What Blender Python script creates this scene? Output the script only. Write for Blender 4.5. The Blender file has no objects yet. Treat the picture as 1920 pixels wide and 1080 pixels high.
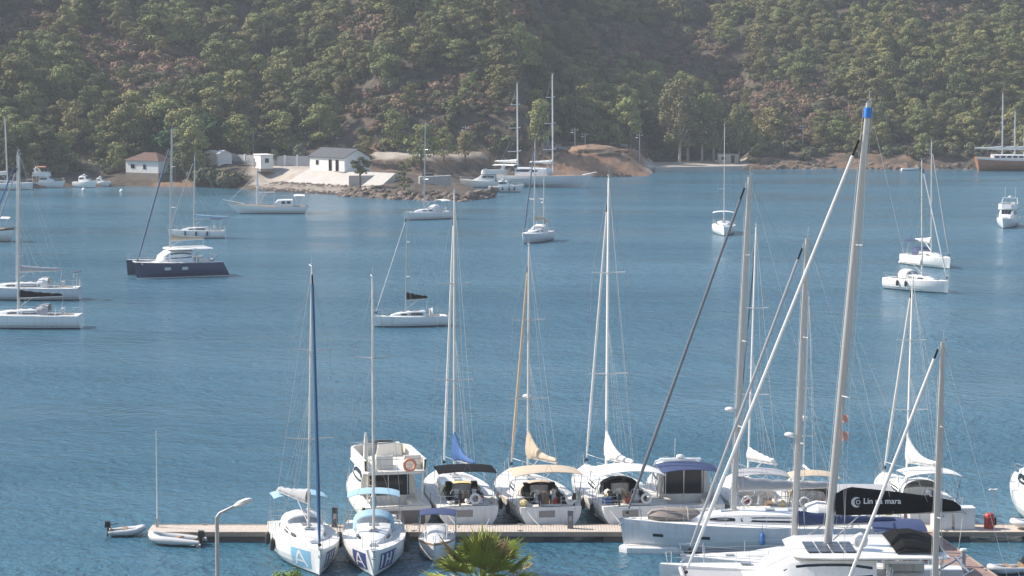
import bpy, math, random
import numpy as np
from mathutils import Vector, noise
R = math.radians
random.seed(7)
SC = bpy.context.scene
COL = SC.collection

# ------------------------------------------------------------------ camera
CAMZ, FPX, HOR = 28.0, 4800.0, 91.0
PITCH = math.atan((540-HOR)/FPX)
cam = bpy.data.cameras.new('camera')
cam.sensor_width = 36; cam.lens = 36*FPX/1920; cam.clip_end = 5000; cam.clip_start = 0.5
camo = bpy.data.objects.new('camera', cam); COL.objects.link(camo)
camo.location = (0, 0, CAMZ); camo.rotation_euler = (math.pi/2-PITCH, 0, 0)
SC.camera = camo
# ------------------------------------------------------------------ world, sun, exposure
SUN_EL, SUN_AZ = R(40), math.atan2(0.30, -0.954)     # direction towards the sun (math angle in XY)
w = bpy.data.worlds.new('World'); SC.world = w; w.use_nodes = True
nt = w.node_tree; nt.nodes.clear()
sky = nt.nodes.new('ShaderNodeTexSky'); sky.sky_type = 'NISHITA'; sky.sun_disc = False
sky.sun_elevation = SUN_EL; sky.sun_rotation = math.pi/2-SUN_AZ
sky.air_density = 1.0; sky.dust_density = 1.0; sky.ozone_density = 1.2
bgn = nt.nodes.new('ShaderNodeBackground'); bgn.inputs[1].default_value = 0.135
wo = nt.nodes.new('ShaderNodeOutputWorld')
nt.links.new(sky.outputs[0], bgn.inputs[0]); nt.links.new(bgn.outputs[0], wo.inputs[0])
sun = bpy.data.lights.new('sun', 'SUN'); sun.energy = 5.0; sun.angle = R(0.5); sun.color = (1, .93, .84)
suno = bpy.data.objects.new('sun', sun); COL.objects.link(suno)
sd = Vector((math.cos(SUN_AZ)*math.cos(SUN_EL), math.sin(SUN_AZ)*math.cos(SUN_EL), math.sin(SUN_EL)))
suno.rotation_euler = sd.to_track_quat('Z', 'Y').to_euler(); suno.location = sd*300
SC.view_settings.view_transform = 'Standard'; SC.view_settings.look = 'None'
SC.view_settings.exposure = 0.55; SC.view_settings.gamma = 1.0
SC.view_settings.use_curve_mapping = False

# ------------------------------------------------------------------ measuring helpers: photograph pixel <-> ground position
cp, sp = math.cos(PITCH), math.sin(PITCH)
def W(px, py, z=0.0):
    a, b = (px-960)/FPX, (540-py)/FPX
    d = (a, cp+b*sp, -sp+b*cp); t = (z-CAMZ)/d[2]
    return Vector((d[0]*t, d[1]*t, z))
def PX(x, y, z):
    dz = z-CAMZ; dep = y*cp-dz*sp; up = y*sp+dz*cp
    return 960+FPX*x/dep, 540-FPX*up/dep

# ------------------------------------------------------------------ materials
MATS = {}
def M(name, c, rough=.5, metal=0, var=.12, scale=3.0, rnd=0.0, coat=0, bump=0, bscale=20):
    if name in MATS: return MATS[name]
    m = bpy.data.materials.new(name); m.use_nodes = True; n = m.node_tree; b = n.nodes['Principled BSDF']
    b.inputs['Roughness'].default_value = rough; b.inputs['Metallic'].default_value = metal
    if coat: b.inputs['Coat Weight'].default_value = coat
    tc = n.nodes.new('ShaderNodeTexCoord')
    nz = n.nodes.new('ShaderNodeTexNoise'); nz.inputs['Scale'].default_value = scale; nz.inputs['Detail'].default_value = 4
    n.links.new(tc.outputs['Object'], nz.inputs['Vector'])
    mx = n.nodes.new('ShaderNodeMix'); mx.data_type = 'RGBA'
    mx.inputs[6].default_value = tuple(max(0, q*(1-var)) for q in c)+(1,)
    mx.inputs[7].default_value = tuple(min(1, q*(1+var)) for q in c)+(1,)
    n.links.new(nz.outputs[0], mx.inputs[0])
    out = mx.outputs[2]
    if rnd:
        oi = n.nodes.new('ShaderNodeObjectInfo'); hs = n.nodes.new('ShaderNodeHueSaturation')
        mr = n.nodes.new('ShaderNodeMapRange'); mr.inputs[3].default_value = 1-rnd; mr.inputs[4].default_value = 1+rnd
        mr2 = n.nodes.new('ShaderNodeMapRange'); mr2.inputs[3].default_value = .5-.035; mr2.inputs[4].default_value = .5+.03
        m3 = n.nodes.new('ShaderNodeMath'); m3.operation = 'MULTIPLY'; m3.inputs[1].default_value = 7.31
        m4 = n.nodes.new('ShaderNodeMath'); m4.operation = 'FRACT'
        n.links.new(oi.outputs['Random'], mr.inputs[0]); n.links.new(oi.outputs['Random'], m3.inputs[0])
        n.links.new(m3.outputs[0], m4.inputs[0]); n.links.new(m4.outputs[0], mr2.inputs[0])
        n.links.new(mr.outputs[0], hs.inputs['Value']); n.links.new(mr2.outputs[0], hs.inputs['Hue'])
        n.links.new(out, hs.inputs['Color']); out = hs.outputs[0]
    n.links.new(out, b.inputs['Base Color'])
    if bump:
        bn = n.nodes.new('ShaderNodeTexNoise'); bn.inputs['Scale'].default_value = bscale; bn.inputs['Detail'].default_value = 6
        n.links.new(tc.outputs['Object'], bn.inputs['Vector'])
        bp = n.nodes.new('ShaderNodeBump'); bp.inputs['Distance'].default_value = bump
        n.links.new(bn.outputs[0], bp.inputs['Height']); n.links.new(bp.outputs[0], b.inputs['Normal'])
    MATS[name] = m; return m

WHITE = M('gelcoat white', (.78, .77, .74), .28, var=.05, scale=.7, coat=.3)
GREYHULL = M('gelcoat grey', (.60, .61, .63), .28, var=.05, scale=.7, coat=.3)
CREAM = M('gelcoat cream', (.76, .72, .64), .35, var=.06, scale=.7)
DECK = M('deck non-skid', (.72, .71, .67), .6, var=.08, scale=2)
NAVY = M('navy hull', (.012, .03, .08), .25, var=.1, coat=.3)
BLACKHULL = M('black hull', (.03, .033, .04), .3, coat=.2)
BOOT = M('boot stripe', (.03, .04, .06), .45)
REDBOOT = M('antifouling red', (.18, .05, .04), .6)
ALU = M('anodised aluminium', (.56, .54, .51), .38, .35, var=.06, scale=1.5)
WHITEMAST = M('painted mast', (.74, .72, .68), .35, var=.05)
STEEL = M('stainless steel', (.62, .62, .62), .25, .9)
WIRE = M('rigging wire', (.30, .30, .31), .4, .5)
DARKWIRE = M('dark rope', (.07, .09, .11), .7)
ROPE = M('white rope', (.62, .60, .55), .8)
GLASS = M('dark glass', (.014, .018, .022), .08, var=.3, scale=1)
CLEAR = M('vinyl window', (.22, .25, .28), .15, var=.2)
TEAK = M('teak', (.30, .20, .12), .65, var=.25, scale=6)
BLACKF = M('black canvas', (.006, .0065, .008), .95, var=.3)
BLACKF.node_tree.nodes['Principled BSDF'].inputs['Specular IOR Level'].default_value = .12
NAVYF = M('navy canvas', (.03, .05, .13), .8, var=.2)
BLUEF = M('blue canvas', (.03, .10, .27), .8, var=.2)
SKYF = M('sky blue canvas', (.30, .47, .57), .75, var=.12)
BEIGEF = M('beige canvas', (.52, .42, .31), .85, var=.12, bump=.01, bscale=6)
GREYF = M('grey canvas', (.36, .36, .37), .85, var=.15, bump=.01, bscale=6)
WHITEF = M('white canvas', (.70, .69, .66), .8, var=.08, bump=.01, bscale=6)
YELF = M('yellow canvas', (.70, .58, .26), .8)
RUBBER = M('black rubber', (.02, .02, .022), .6)
HYP = M('inflatable grey', (.55, .55, .54), .55, var=.1)
ORANGE = M('orange buoy', (.62, .27, .17), .5)
RED = M('red paint', (.42, .045, .035), .45)
FENDERB = M('fender blue', (.05, .20, .46), .5)
WOOD = M('varnished wood hull', (.36, .165, .085), .4, var=.25, scale=2)
SOLAR = M('solar cell', (.05, .06, .08), .35, var=.15)
GALV = M('galvanised steel', (.42, .43, .44), .45, .5)
CONC = M('pale concrete', (.46, .43, .39), .9, var=.18, scale=.5, bump=.03, bscale=3)
PLANK = M('pontoon planks', (.52, .45, .38), .85, var=.3, scale=4)
PLANKR = M('red pontoon planks', (.30, .20, .17), .85, var=.3, scale=4)

# ------------------------------------------------------------------ mesh builder
class MB:
    def __init__(s): s.v = []; s.f = []; s.m = []; s.k = 0
    def add(s, vs, fs, k=None):
        o = len(s.v); s.v += [tuple(p) for p in vs]
        s.f += [tuple(i+o for i in f) for f in fs]; s.m += [s.k if k is None else k]*len(fs); return s
    def hexa(s, p, k=None):   # 8 points: 4 bottom ccw, 4 top ccw
        return s.add(p, [(3,2,1,0),(4,5,6,7),(0,1,5,4),(1,2,6,5),(2,3,7,6),(3,0,4,7)], k)
    def box(s, c, d, rz=0, k=None, top=1.0, ry=0):
        ca, sa = math.cos(rz), math.sin(rz); cb, sb = math.cos(ry), math.sin(ry); P = []
        for z in (-.5, .5):
            q = top if z > 0 else 1
            for x, y in ((-.5,-.5),(.5,-.5),(.5,.5),(-.5,.5)):
                X, Y, Z = x*d[0]*q, y*d[1]*q, z*d[2]
                X, Z = X*cb+Z*sb, -X*sb+Z*cb
                P.append((c[0]+X*ca-Y*sa, c[1]+X*sa+Y*ca, c[2]+Z))
        return s.hexa(P, k)
    def loft(s, rings, closed=True, cap=True, k=None):
        n = len(rings[0]); vs = [p for r in rings for p in r]; fs = []
        for i in range(len(rings)-1):
            for j in range(n if closed else n-1):
                a, b = i*n+j, i*n+(j+1) % n
                fs.append((a, b, b+n, a+n))
        if cap and closed:
            fs.append(tuple(range(n-1, -1, -1))); fs.append(tuple((len(rings)-1)*n+j for j in range(n)))
        return s.add(vs, fs, k)
    def tube(s, pts, r, n=6, k=None, ry=None):
        pts = [Vector(p) for p in pts]; rr = r if isinstance(r, (list, tuple)) else [r]*len(pts)
        rings = []; up0 = Vector((0, 0, 1))
        for i, p in enumerate(pts):
            d = (pts[min(i+1, len(pts)-1)]-pts[max(i-1, 0)]); d = d.normalized() if d.length > 1e-9 else Vector((0,0,1))
            u = up0 if abs(d.z) < .9 else Vector((1, 0, 0))
            a = d.cross(u).normalized(); b = a.cross(d).normalized(); f = ry or 1
            rings.append([p+a*(rr[i]*math.cos(t*2*math.pi/n)*f)+b*(rr[i]*math.sin(t*2*math.pi/n)) for t in range(n)])
        return s.loft(rings, k=k)
    def ball(s, c, r, n=8, m=5, k=None, noisy=0, z0=-1.0):
        r = r if isinstance(r, (tuple, list)) else (r, r, r); rings = []
        for i in range(m+1):
            z = z0+(1-z0)*i/m; q = math.sqrt(max(0.002, 1-z*z)); rg = []
            for j in range(n):
                a = 2*math.pi*j/n; f = 1+noisy*random.uniform(-1, 1)
                rg.append((c[0]+r[0]*q*math.cos(a)*f, c[1]+r[1]*q*math.sin(a)*f, c[2]+r[2]*z))
            rings.append(rg)
        return s.loft(rings, k=k)
    def torus(s, c, R0, r0, ax='x', n=16, m=6, k=None):
        pts = []; vs = []; fs = []
        for i in range(n):
            a = 2*math.pi*i/n
            for j in range(m):
                b = 2*math.pi*j/m; q = R0+r0*math.cos(b); h = r0*math.sin(b)
                p = (q*math.cos(a), q*math.sin(a), h)
                if ax == 'x': p = (p[2], p[0], p[1])
                elif ax == 'y': p = (p[0], p[2], p[1])
                vs.append((c[0]+p[0], c[1]+p[1], c[2]+p[2]))
        for i in range(n):
            for j in range(m):
                fs.append((i*m+j, ((i+1) % n)*m+j, ((i+1) % n)*m+(j+1) % m, i*m+(j+1) % m))
        return s.add(vs, fs, k)
    def mesh(s, name, mats, ang=38):
        me = bpy.data.meshes.new(name); me.from_pydata(s.v, [], s.f); 
        for m in (mats if isinstance(mats, (list, tuple)) else [mats]): me.materials.append(m)
        me.polygons.foreach_set('material_index', s.m)
        if ang:
            me.polygons.foreach_set('use_smooth', [True]*len(me.polygons)); me.update()
            me.set_sharp_from_angle(angle=R(ang))
        me.update(); return me
    def build(s, name, mats, parent=None, ang=38):
        o = bpy.data.objects.new(name, s.mesh(name, mats, ang)); COL.objects.link(o)
        if parent: o.parent = parent
        return o
def tag(o, label=None, cat=None, group=None, kind=None):
    if label: o['label'] = label
    if cat: o['category'] = cat
    if group: o['group'] = group
    if kind: o['kind'] = kind
    return o
def thing(name, label, cat, loc, rz=0, group=None, rx=0):
    o = bpy.data.objects.new(name, None); COL.objects.link(o); o.empty_display_size = .3
    o.location = loc; o.rotation_euler = (rx, 0, rz); return tag(o, label, cat, group)
def one(fn, *a, **k):
    m = MB(); getattr(m, fn)(*a, **k); return m

def weather(mat, dirt=(.45, .40, .33), amt=.5):
    """rust-brown run-off streaks and scuffs with a shape of their own on painted or gelcoat surfaces"""
    n = mat.node_tree; b = n.nodes['Principled BSDF']; src = b.inputs['Base Color'].links[0].from_socket
    tc = n.nodes.new('ShaderNodeTexCoord'); mp = n.nodes.new('ShaderNodeMapping'); mp.inputs['Scale'].default_value = (2.6, 2.6, .28)
    nz = n.nodes.new('ShaderNodeTexNoise'); nz.inputs['Scale'].default_value = 1.6; nz.inputs['Detail'].default_value = 6; nz.inputs['Roughness'].default_value = .65
    cr = n.nodes.new('ShaderNodeMapRange'); cr.inputs[1].default_value = .52; cr.inputs[2].default_value = .74; cr.inputs[3].default_value = 0; cr.inputs[4].default_value = amt
    mx = n.nodes.new('ShaderNodeMix'); mx.data_type = 'RGBA'; mx.inputs[7].default_value = dirt+(1,)
    n.links.new(tc.outputs['Object'], mp.inputs[0]); n.links.new(mp.outputs[0], nz.inputs[0]); n.links.new(nz.outputs[0], cr.inputs[0]); n.links.new(cr.outputs[0], mx.inputs[0]); n.links.new(src, mx.inputs[6]); n.links.new(mx.outputs[2], b.inputs['Base Color'])
for q in (WHITE, GREYHULL, CREAM, DECK): weather(q)
# ================================================================== WATER
def water_mat():
    m = bpy.data.materials.new('sea water'); m.use_nodes = True; n = m.node_tree; b = n.nodes['Principled BSDF']; L = n.links
    b.inputs['Base Color'].default_value = (.055, .135, .205, 1); b.inputs['IOR'].default_value = 1.333
    tc = n.nodes.new('ShaderNodeTexCoord')
    def nz(scale, det, sx=1, sy=1, rot=0):
        mp = n.nodes.new('ShaderNodeMapping'); mp.inputs['Scale'].default_value = (sx, sy, 1); mp.inputs['Rotation'].default_value = (0, 0, rot)
        t = n.nodes.new('ShaderNodeTexNoise'); t.inputs['Scale'].default_value = scale; t.inputs['Detail'].default_value = det; t.inputs['Roughness'].default_value = .6
        L.new(tc.outputs['Object'], mp.inputs[0]); L.new(mp.outputs[0], t.inputs[0]); return t.outputs[0]
    def math_(op, a, b_):
        t = n.nodes.new('ShaderNodeMath'); t.operation = op
        for i, q in enumerate((a, b_)):
            if isinstance(q, (int, float)): t.inputs[i].default_value = q
            else: L.new(q, t.inputs[i])
        return t.outputs[0]
    def rng(a, f0, f1, t0, t1):
        t = n.nodes.new('ShaderNodeMapRange'); L.new(a, t.inputs[0])
        for i, q in enumerate((f0, f1, t0, t1)): t.inputs[i+1].default_value = q
        return t.outputs[0]
    w1 = nz(.55, 3, 1, .8, .5); w2 = nz(1.7, 3, 1, .75, -.3); w3 = nz(5.5, 2)
    hgt = math_('ADD', math_('ADD', math_('MULTIPLY', w1, .50), math_('MULTIPLY', w2, .27)), math_('MULTIPLY', w3, .035))
    gust = rng(nz(.02, 4, .4, 1.9, .12), .40, .58, .5, 1.2)       # slicks and cat's paws
    gust2 = rng(nz(.11, 3, .45, 1.2, -.1), .35, .65, .8, 1.1)
    bp = n.nodes.new('ShaderNodeBump'); bp.inputs['Distance'].default_value = 1.0
    L.new(math_('MULTIPLY', gust, gust2), bp.inputs['Strength']); L.new(hgt, bp.inputs['Height']); L.new(bp.outputs[0], b.inputs['Normal'])
    L.new(rng(gust, .45, 1, .10, .2), b.inputs['Roughness'])
    mx = n.nodes.new('ShaderNodeMix'); mx.data_type = 'RGBA'; mx.inputs[6].default_value = (.026, .104, .156, 1); mx.inputs[7].default_value = (.062, .158, .218, 1)   # light and dark of slicks and ripples put into the sea colour
    L.new(rng(nz(.016, 5, .6, 1.6, .2), .36, .64, 0, 1), mx.inputs[0]); L.new(mx.outputs[2], b.inputs['Base Color'])
    return m
WATER = water_mat()
m = MB(); m.add([(-520, 20, 0), (520, 20, 0), (520, 1010, 0), (-520, 1010, 0)], [(0, 1, 2, 3)])
tag(m.build('water', WATER, None, 0), kind='structure')

# ================================================================== FAR SHORE TERRAIN
coast_px = [(-700, 372), (-300, 364), (0, 357), (110, 352), (205, 350), (300, 350), (360, 351), (437, 353), (470, 357), (650, 367.5), (760, 374), (870, 376.5), (932, 369)]
CO = [W(*q).xy for q in coast_px]+[Vector((-6, 500)), Vector((-8.5, 520)), Vector((-9, 545)), Vector((4, 558))]+[W(*q).xy for q in [(1090, 332), (1215, 330), (1228, 322), (1392, 319), (1480, 317), (1560, 316), (1700, 318), (1830, 317), (1960, 316), (2300, 322), (2800, 330)]]
POLY = [(c.x, c.y) for c in CO]+[(620, 1300), (-620, 1300)]
def sdist(X, Y):
    d = np.full(X.shape, 1e9); ins = np.zeros(X.shape, bool); n = len(POLY)
    for i in range(n):
        (ax, ay), (bx, by) = POLY[i], POLY[(i+1) % n]
        if i < len(CO)-1:
            vx, vy = bx-ax, by-ay; t = np.clip(((X-ax)*vx+(Y-ay)*vy)/(vx*vx+vy*vy), 0, 1)
            d = np.minimum(d, np.hypot(X-ax-t*vx, Y-ay-t*vy))
        c = ((ay > Y) != (by > Y)); den = by-ay if by != ay else 1e-9
        ins ^= c & (X < (bx-ax)*(Y-ay)/den+ax)
    return np.where(ins, d, -d)
PROF = [(-200, [(-20,-5),(0,-.15),(3,1),(14,2.5),(30,7)], .40), (360, [(-20,-5),(0,-.15),(3,1.2),(14,2.5),(30,7)], .38), (455, [(-20,-5),(0,-.15),(3,1.5),(8,3.6),(30,4.4),(44,8)], .38),
        (500, [(-20,-5),(0,-.4),(8.2,1.15),(8.9,1.25),(12.6,3.55),(36,3.8),(46,6)], .38), (652, [(-20,-5),(0,-.4),(8.2,1.15),(8.9,1.25),(12.6,3.5),(36,3.8),(46,6)], .36), (700, [(-20,-5),(0,-.2),(2.5,1.0),(8,1.5),(14,2.4),(34,3),(50,5.6),(62,5.8)], .36),
        (950, [(-20,-5),(0,-.2),(2.5,1.0),(8,1.5),(14,2.2),(18,3.4),(26,5.4),(40,5.8)], .34), (1010, [(-20,-5),(0,-.3),(2,1.6),(6,4.6),(16,5.2),(22,5.6)], .32), (1190, [(-20,-5),(0,-.3),(2.5,1.6),(8,5.0),(16,4.8),(26,5.2)], .30),
        (1226, [(-20,-5),(0,-.4),(.7,.9),(26,1.0),(36,2.5)], .29), (1392, [(-20,-5),(0,-.4),(.7,.9),(22,1.0),(34,2.5)], .28), (1440, [(-20,-5),(0,-.3),(1.5,.8),(8,3.0),(16,4)], .27), (2400, [(-20,-5),(0,-.3),(1.5,.8),(8,3.2),(16,4)], .25)]
def height(X, Y):
    X = np.asarray(X, float); Y = np.asarray(Y, float); d = sdist(X, Y); u = 960+FPX*X/Y
    zs = []
    for uc, pr, sl in PROF:
        px_, pz = zip(*pr); z = np.interp(d, px_, pz); zs.append(z+np.maximum(0, d-px_[-1])*sl)
    Z = zs[0].copy(); U = [p[0] for p in PROF]
    for i in range(len(U)-1):
        f = np.clip((u-U[i])/(U[i+1]-U[i]), 0, 1); msk = u >= U[i]; Z = np.where(msk, zs[i]*(1-f)+zs[i+1]*f, Z)
    hill = np.clip((d-35)/40, 0, 1)
    cut = np.interp(Y, [536, 545, 560, 563, 571, 760], [0, 4.9, 5.3, 5.6, 13.2, 78]); wc = np.clip((u-560)/150, 0, 1)*np.clip((1030-u)/60, 0, 1)*np.clip((d-4)/5, 0, 1)
    Z = Z+wc*np.maximum(0, cut-Z)
    Z = Z+hill*(4.0*np.sin(X*.045+Y*.012+1)+2.6*np.sin(X*.021-Y*.05+.4)+1.6*np.sin(X*.11+Y*.07)+.9*np.sin(X*.23-Y*.19))
    return Z, d
def hz(x, y): return float(height(np.array([x]), np.array([y]))[0][0])
gx = np.unique(np.concatenate([np.linspace(-500, -165, 50), np.linspace(-165, 165, 240), np.linspace(165, 500, 50)]))
gy = np.unique(np.concatenate([np.linspace(452, 640, 150), np.linspace(640, 860, 90), np.linspace(860, 1000, 20)]))
GX, GY = np.meshgrid(gx, gy); GZ, GD = height(GX, GY)
jit = np.array([noise.noise(Vector((x*.35, y*.35, 0)))*.5+noise.noise(Vector((x*.9, y*.9, 3)))*.3 for x, y in zip(GX.ravel(), GY.ravel())]).reshape(GX.shape)
GU = 960+FPX*GX/GY
flat = ((GU > 455) & (GU < 660) & (GD > 3) & (GD < 40)) | ((GU > 1205) & (GU < 1410) & (GD > -1) & (GD < 26))
GZ = GZ+jit*np.where(flat, .06, 1)*np.clip((GD+1)/3, 0, 1)
nx, ny = len(gx), len(gy)
verts = np.stack([GX.ravel(), GY.ravel(), GZ.ravel()], 1)
idx = np.arange(nx*ny).reshape(ny, nx)
faces = np.stack([idx[:-1, :-1].ravel(), idx[:-1, 1:].ravel(), idx[1:, 1:].ravel(), idx[1:, :-1].ravel()], 1)
me = bpy.data.meshes.new('hillside'); me.from_pydata(verts.tolist(), [], faces.tolist())
# bare earth where the bank is cut (real soil colour), pale gravel on the terrace and promenade
bare = ((GU > 985) & (GU < 1222) & (GD > -2) & (GD < 15)).astype(float)
bare = np.maximum(bare, ((GU > 690) & (GU < 1222) & (GD > 24) & (GD < 52) & (GZ < 7)).astype(float)*.55)
bare = np.maximum(bare, ((GU > 285) & (GU < 360) & (GD < 14)).astype(float)*.7)
bare = np.maximum(bare, ((GU > 1405) & (GU < 1760) & (GD < 13) & (jit > -.05)).astype(float)*.45)
grav = (((GU > 470) & (GU < 690) & (GD > 3) & (GD < 40) & (GZ < 4.4) & (GY < 545)) | ((GU > 1212) & (GU < 1400) & (GD > .3) & (GD < 24))).astype(float)
bare = np.maximum(bare, ((GU > 690) & (GU < 1000) & (GY > 530) & (GY < 562) & (GD > 6)).astype(float)*.3)
grav = np.maximum(grav, ((GU > 700) & (GU < 1000) & (GY > 545) & (GY < 560) & (GZ > 4.2) & (GZ < 6)).astype(float)*.8)
grav = np.maximum(grav, ((GU > 700) & (GU < 1190) & (GD > 16) & (GD < 26) & (GZ > 4.4) & (GZ < 6.2)).astype(float))
for nm, ar in (('bare', bare), ('gravel', grav)):
    at = me.attributes.new(nm, 'FLOAT', 'POINT'); at.data.foreach_set('value', ar.ravel().astype(np.float32))
me.polygons.foreach_set('use_smooth', [True]*len(me.polygons)); me.update()
def terrain_mat():
    m = bpy.data.materials.new('dry hillside soil'); m.use_nodes = True; n = m.node_tree; b = n.nodes['Principled BSDF']; L = n.links; b.inputs['Roughness'].default_value = .95
    tc = n.nodes.new('ShaderNodeTexCoord'); nz = n.nodes.new('ShaderNodeTexNoise'); nz.inputs['Scale'].default_value = .35; nz.inputs['Detail'].default_value = 8; nz.inputs['Roughness'].default_value = .65
    L.new(tc.outputs['Object'], nz.inputs[0])
    cr = n.nodes.new('ShaderNodeValToRGB'); e = cr.color_ramp.elements; e[0].position = .32; e[0].color = (.035, .032, .022, 1); e[1].position = .68; e[1].color = (.13, .085, .058, 1); q = e.new(.5); q.color = (.07, .054, .037, 1)
    L.new(nz.outputs[0], cr.inputs[0])
    cr2 = n.nodes.new('ShaderNodeValToRGB'); e = cr2.color_ramp.elements; e[0].position = .3; e[0].color = (.17, .085, .045, 1); e[1].position = .7; e[1].color = (.34, .21, .13, 1); L.new(nz.outputs[0], cr2.inputs[0])
    cr3 = n.nodes.new('ShaderNodeValToRGB'); e = cr3.color_ramp.elements; e[0].position = .3; e[0].color = (.30, .25, .20, 1); e[1].position = .7; e[1].color = (.46, .41, .35, 1); L.new(nz.outputs[0], cr3.inputs[0])
    prev = cr.outputs[0]
    for nm, c in (('bare', cr2), ('gravel', cr3)):
        a = n.nodes.new('ShaderNodeAttribute'); a.attribute_name = nm; mx = n.nodes.new('ShaderNodeMix'); mx.data_type = 'RGBA'
        L.new(a.outputs['Fac'], mx.inputs[0]); L.new(prev, mx.inputs[6]); L.new(c.outputs[0], mx.inputs[7]); prev = mx.outputs[2]
    L.new(prev, b.inputs['Base Color'])
    bp = n.nodes.new('ShaderNodeBump'); bp.inputs['Distance'].default_value = .5; L.new(nz.outputs[0], bp.inputs['Height']); L.new(bp.outputs[0], b.inputs['Normal']); return m
me.materials.append(terrain_mat())
terrain = bpy.data.objects.new('hillside', me); COL.objects.link(terrain); tag(terrain, kind='structure')

# near shore under the camera: quay and slope (below the picture)
NEARG = M('near shore ground', (.16, .14, .10), .95, var=.3, scale=.3)
m = MB(); ys = [(-60, 27.2), (-6, 26.2), (4, 25), (30, 12), (62, 1.25), (100, 1.2), (112, 1.2), (112.02, -4)]
m.loft([[(x, y, z+(.6*math.sin(x*.11+y) if 5 < y < 60 else 0)) for x in range(-260, 261, 20)] for y, z in ys], closed=False, cap=False)
tag(m.build('near_shore_ground', NEARG, None, 20), kind='structure')

# ================================================================== VEGETATION
def leafmat(name, c, rnd=.36):
    m = M(name, c, .75, var=.3, scale=1.1, rnd=rnd); b = m.node_tree.nodes['Principled BSDF']; b.inputs['Specular IOR Level'].default_value = .2
    return m
PINE = leafmat('pine needles', (.195, .192, .070)); PINE2 = leafmat('pine needles dark', (.135, .140, .056)); DKLEAF = leafmat('dark leaves', (.045, .09, .032), .1)
EUC = leafmat('eucalyptus leaves', (.185, .185, .078), .08); OLIVE = leafmat('olive leaves', (.15, .16, .11), .1); DRY = leafmat('dry brush', (.20, .138, .085)); BUSH = leafmat('shrub leaves', (.125, .125, .066))
PALMM = leafmat('palm leaves', (.235, .28, .058), .1)
BARK = M('bark', (.11, .075, .05), .9, var=.3); EBARK = M('pale bark', (.46, .40, .34), .8, var=.25, scale=2)
rs = random.Random(3)
def clump(m, c, r, n, size, up=.25, k=0, rg=rs):
    for _ in range(n):
        z = rg.uniform(-.75, 1); a = rg.uniform(0, 6.283); q = math.sqrt(1-z*z); d = Vector((q*math.cos(a), q*math.sin(a), z))
        p = Vector(c)+Vector((d.x*r[0], d.y*r[1], d.z*r[2]))*rg.uniform(.72, 1.08)
        nrm = (d+Vector((rg.uniform(-.55, .55), rg.uniform(-.55, .55), rg.uniform(-.35, .55)+up))).normalized()
        t = nrm.orthogonal().normalized(); b = nrm.cross(t); an = rg.uniform(0, 6.28); t, b = t*math.cos(an)+b*math.sin(an), b*math.cos(an)-t*math.sin(an)
        s = size*rg.uniform(.6, 1.35)
        m.add([p-t*s, p-b*s*.55, p+t*s*1.1, p+b*s*.6], [(0, 1, 2, 3)], k)
def trunk(m, h, r, limbs, k=0, lean=(0, 0), rg=rs, col=None):
    P = [(lean[0]*f*f+.12*math.sin(f*5)*r*3, lean[1]*f*f, h*f-.6*(f == 0)) for f in (0, .3, .6, .85, 1)]
    m.tube(P, [r*1.25, r, r*.8, r*.6, r*.3], 7, k)
    for (f, tip, rr) in limbs:
        i = f*h; b = (lean[0]*f*f, lean[1]*f*f, i); mid = tuple((b[j]+tip[j])/2+(0, 0, .15*h*.3)[j] for j in range(3)); m.tube([b, mid, tip], [rr, rr*.7, rr*.25], 5, k)
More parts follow.
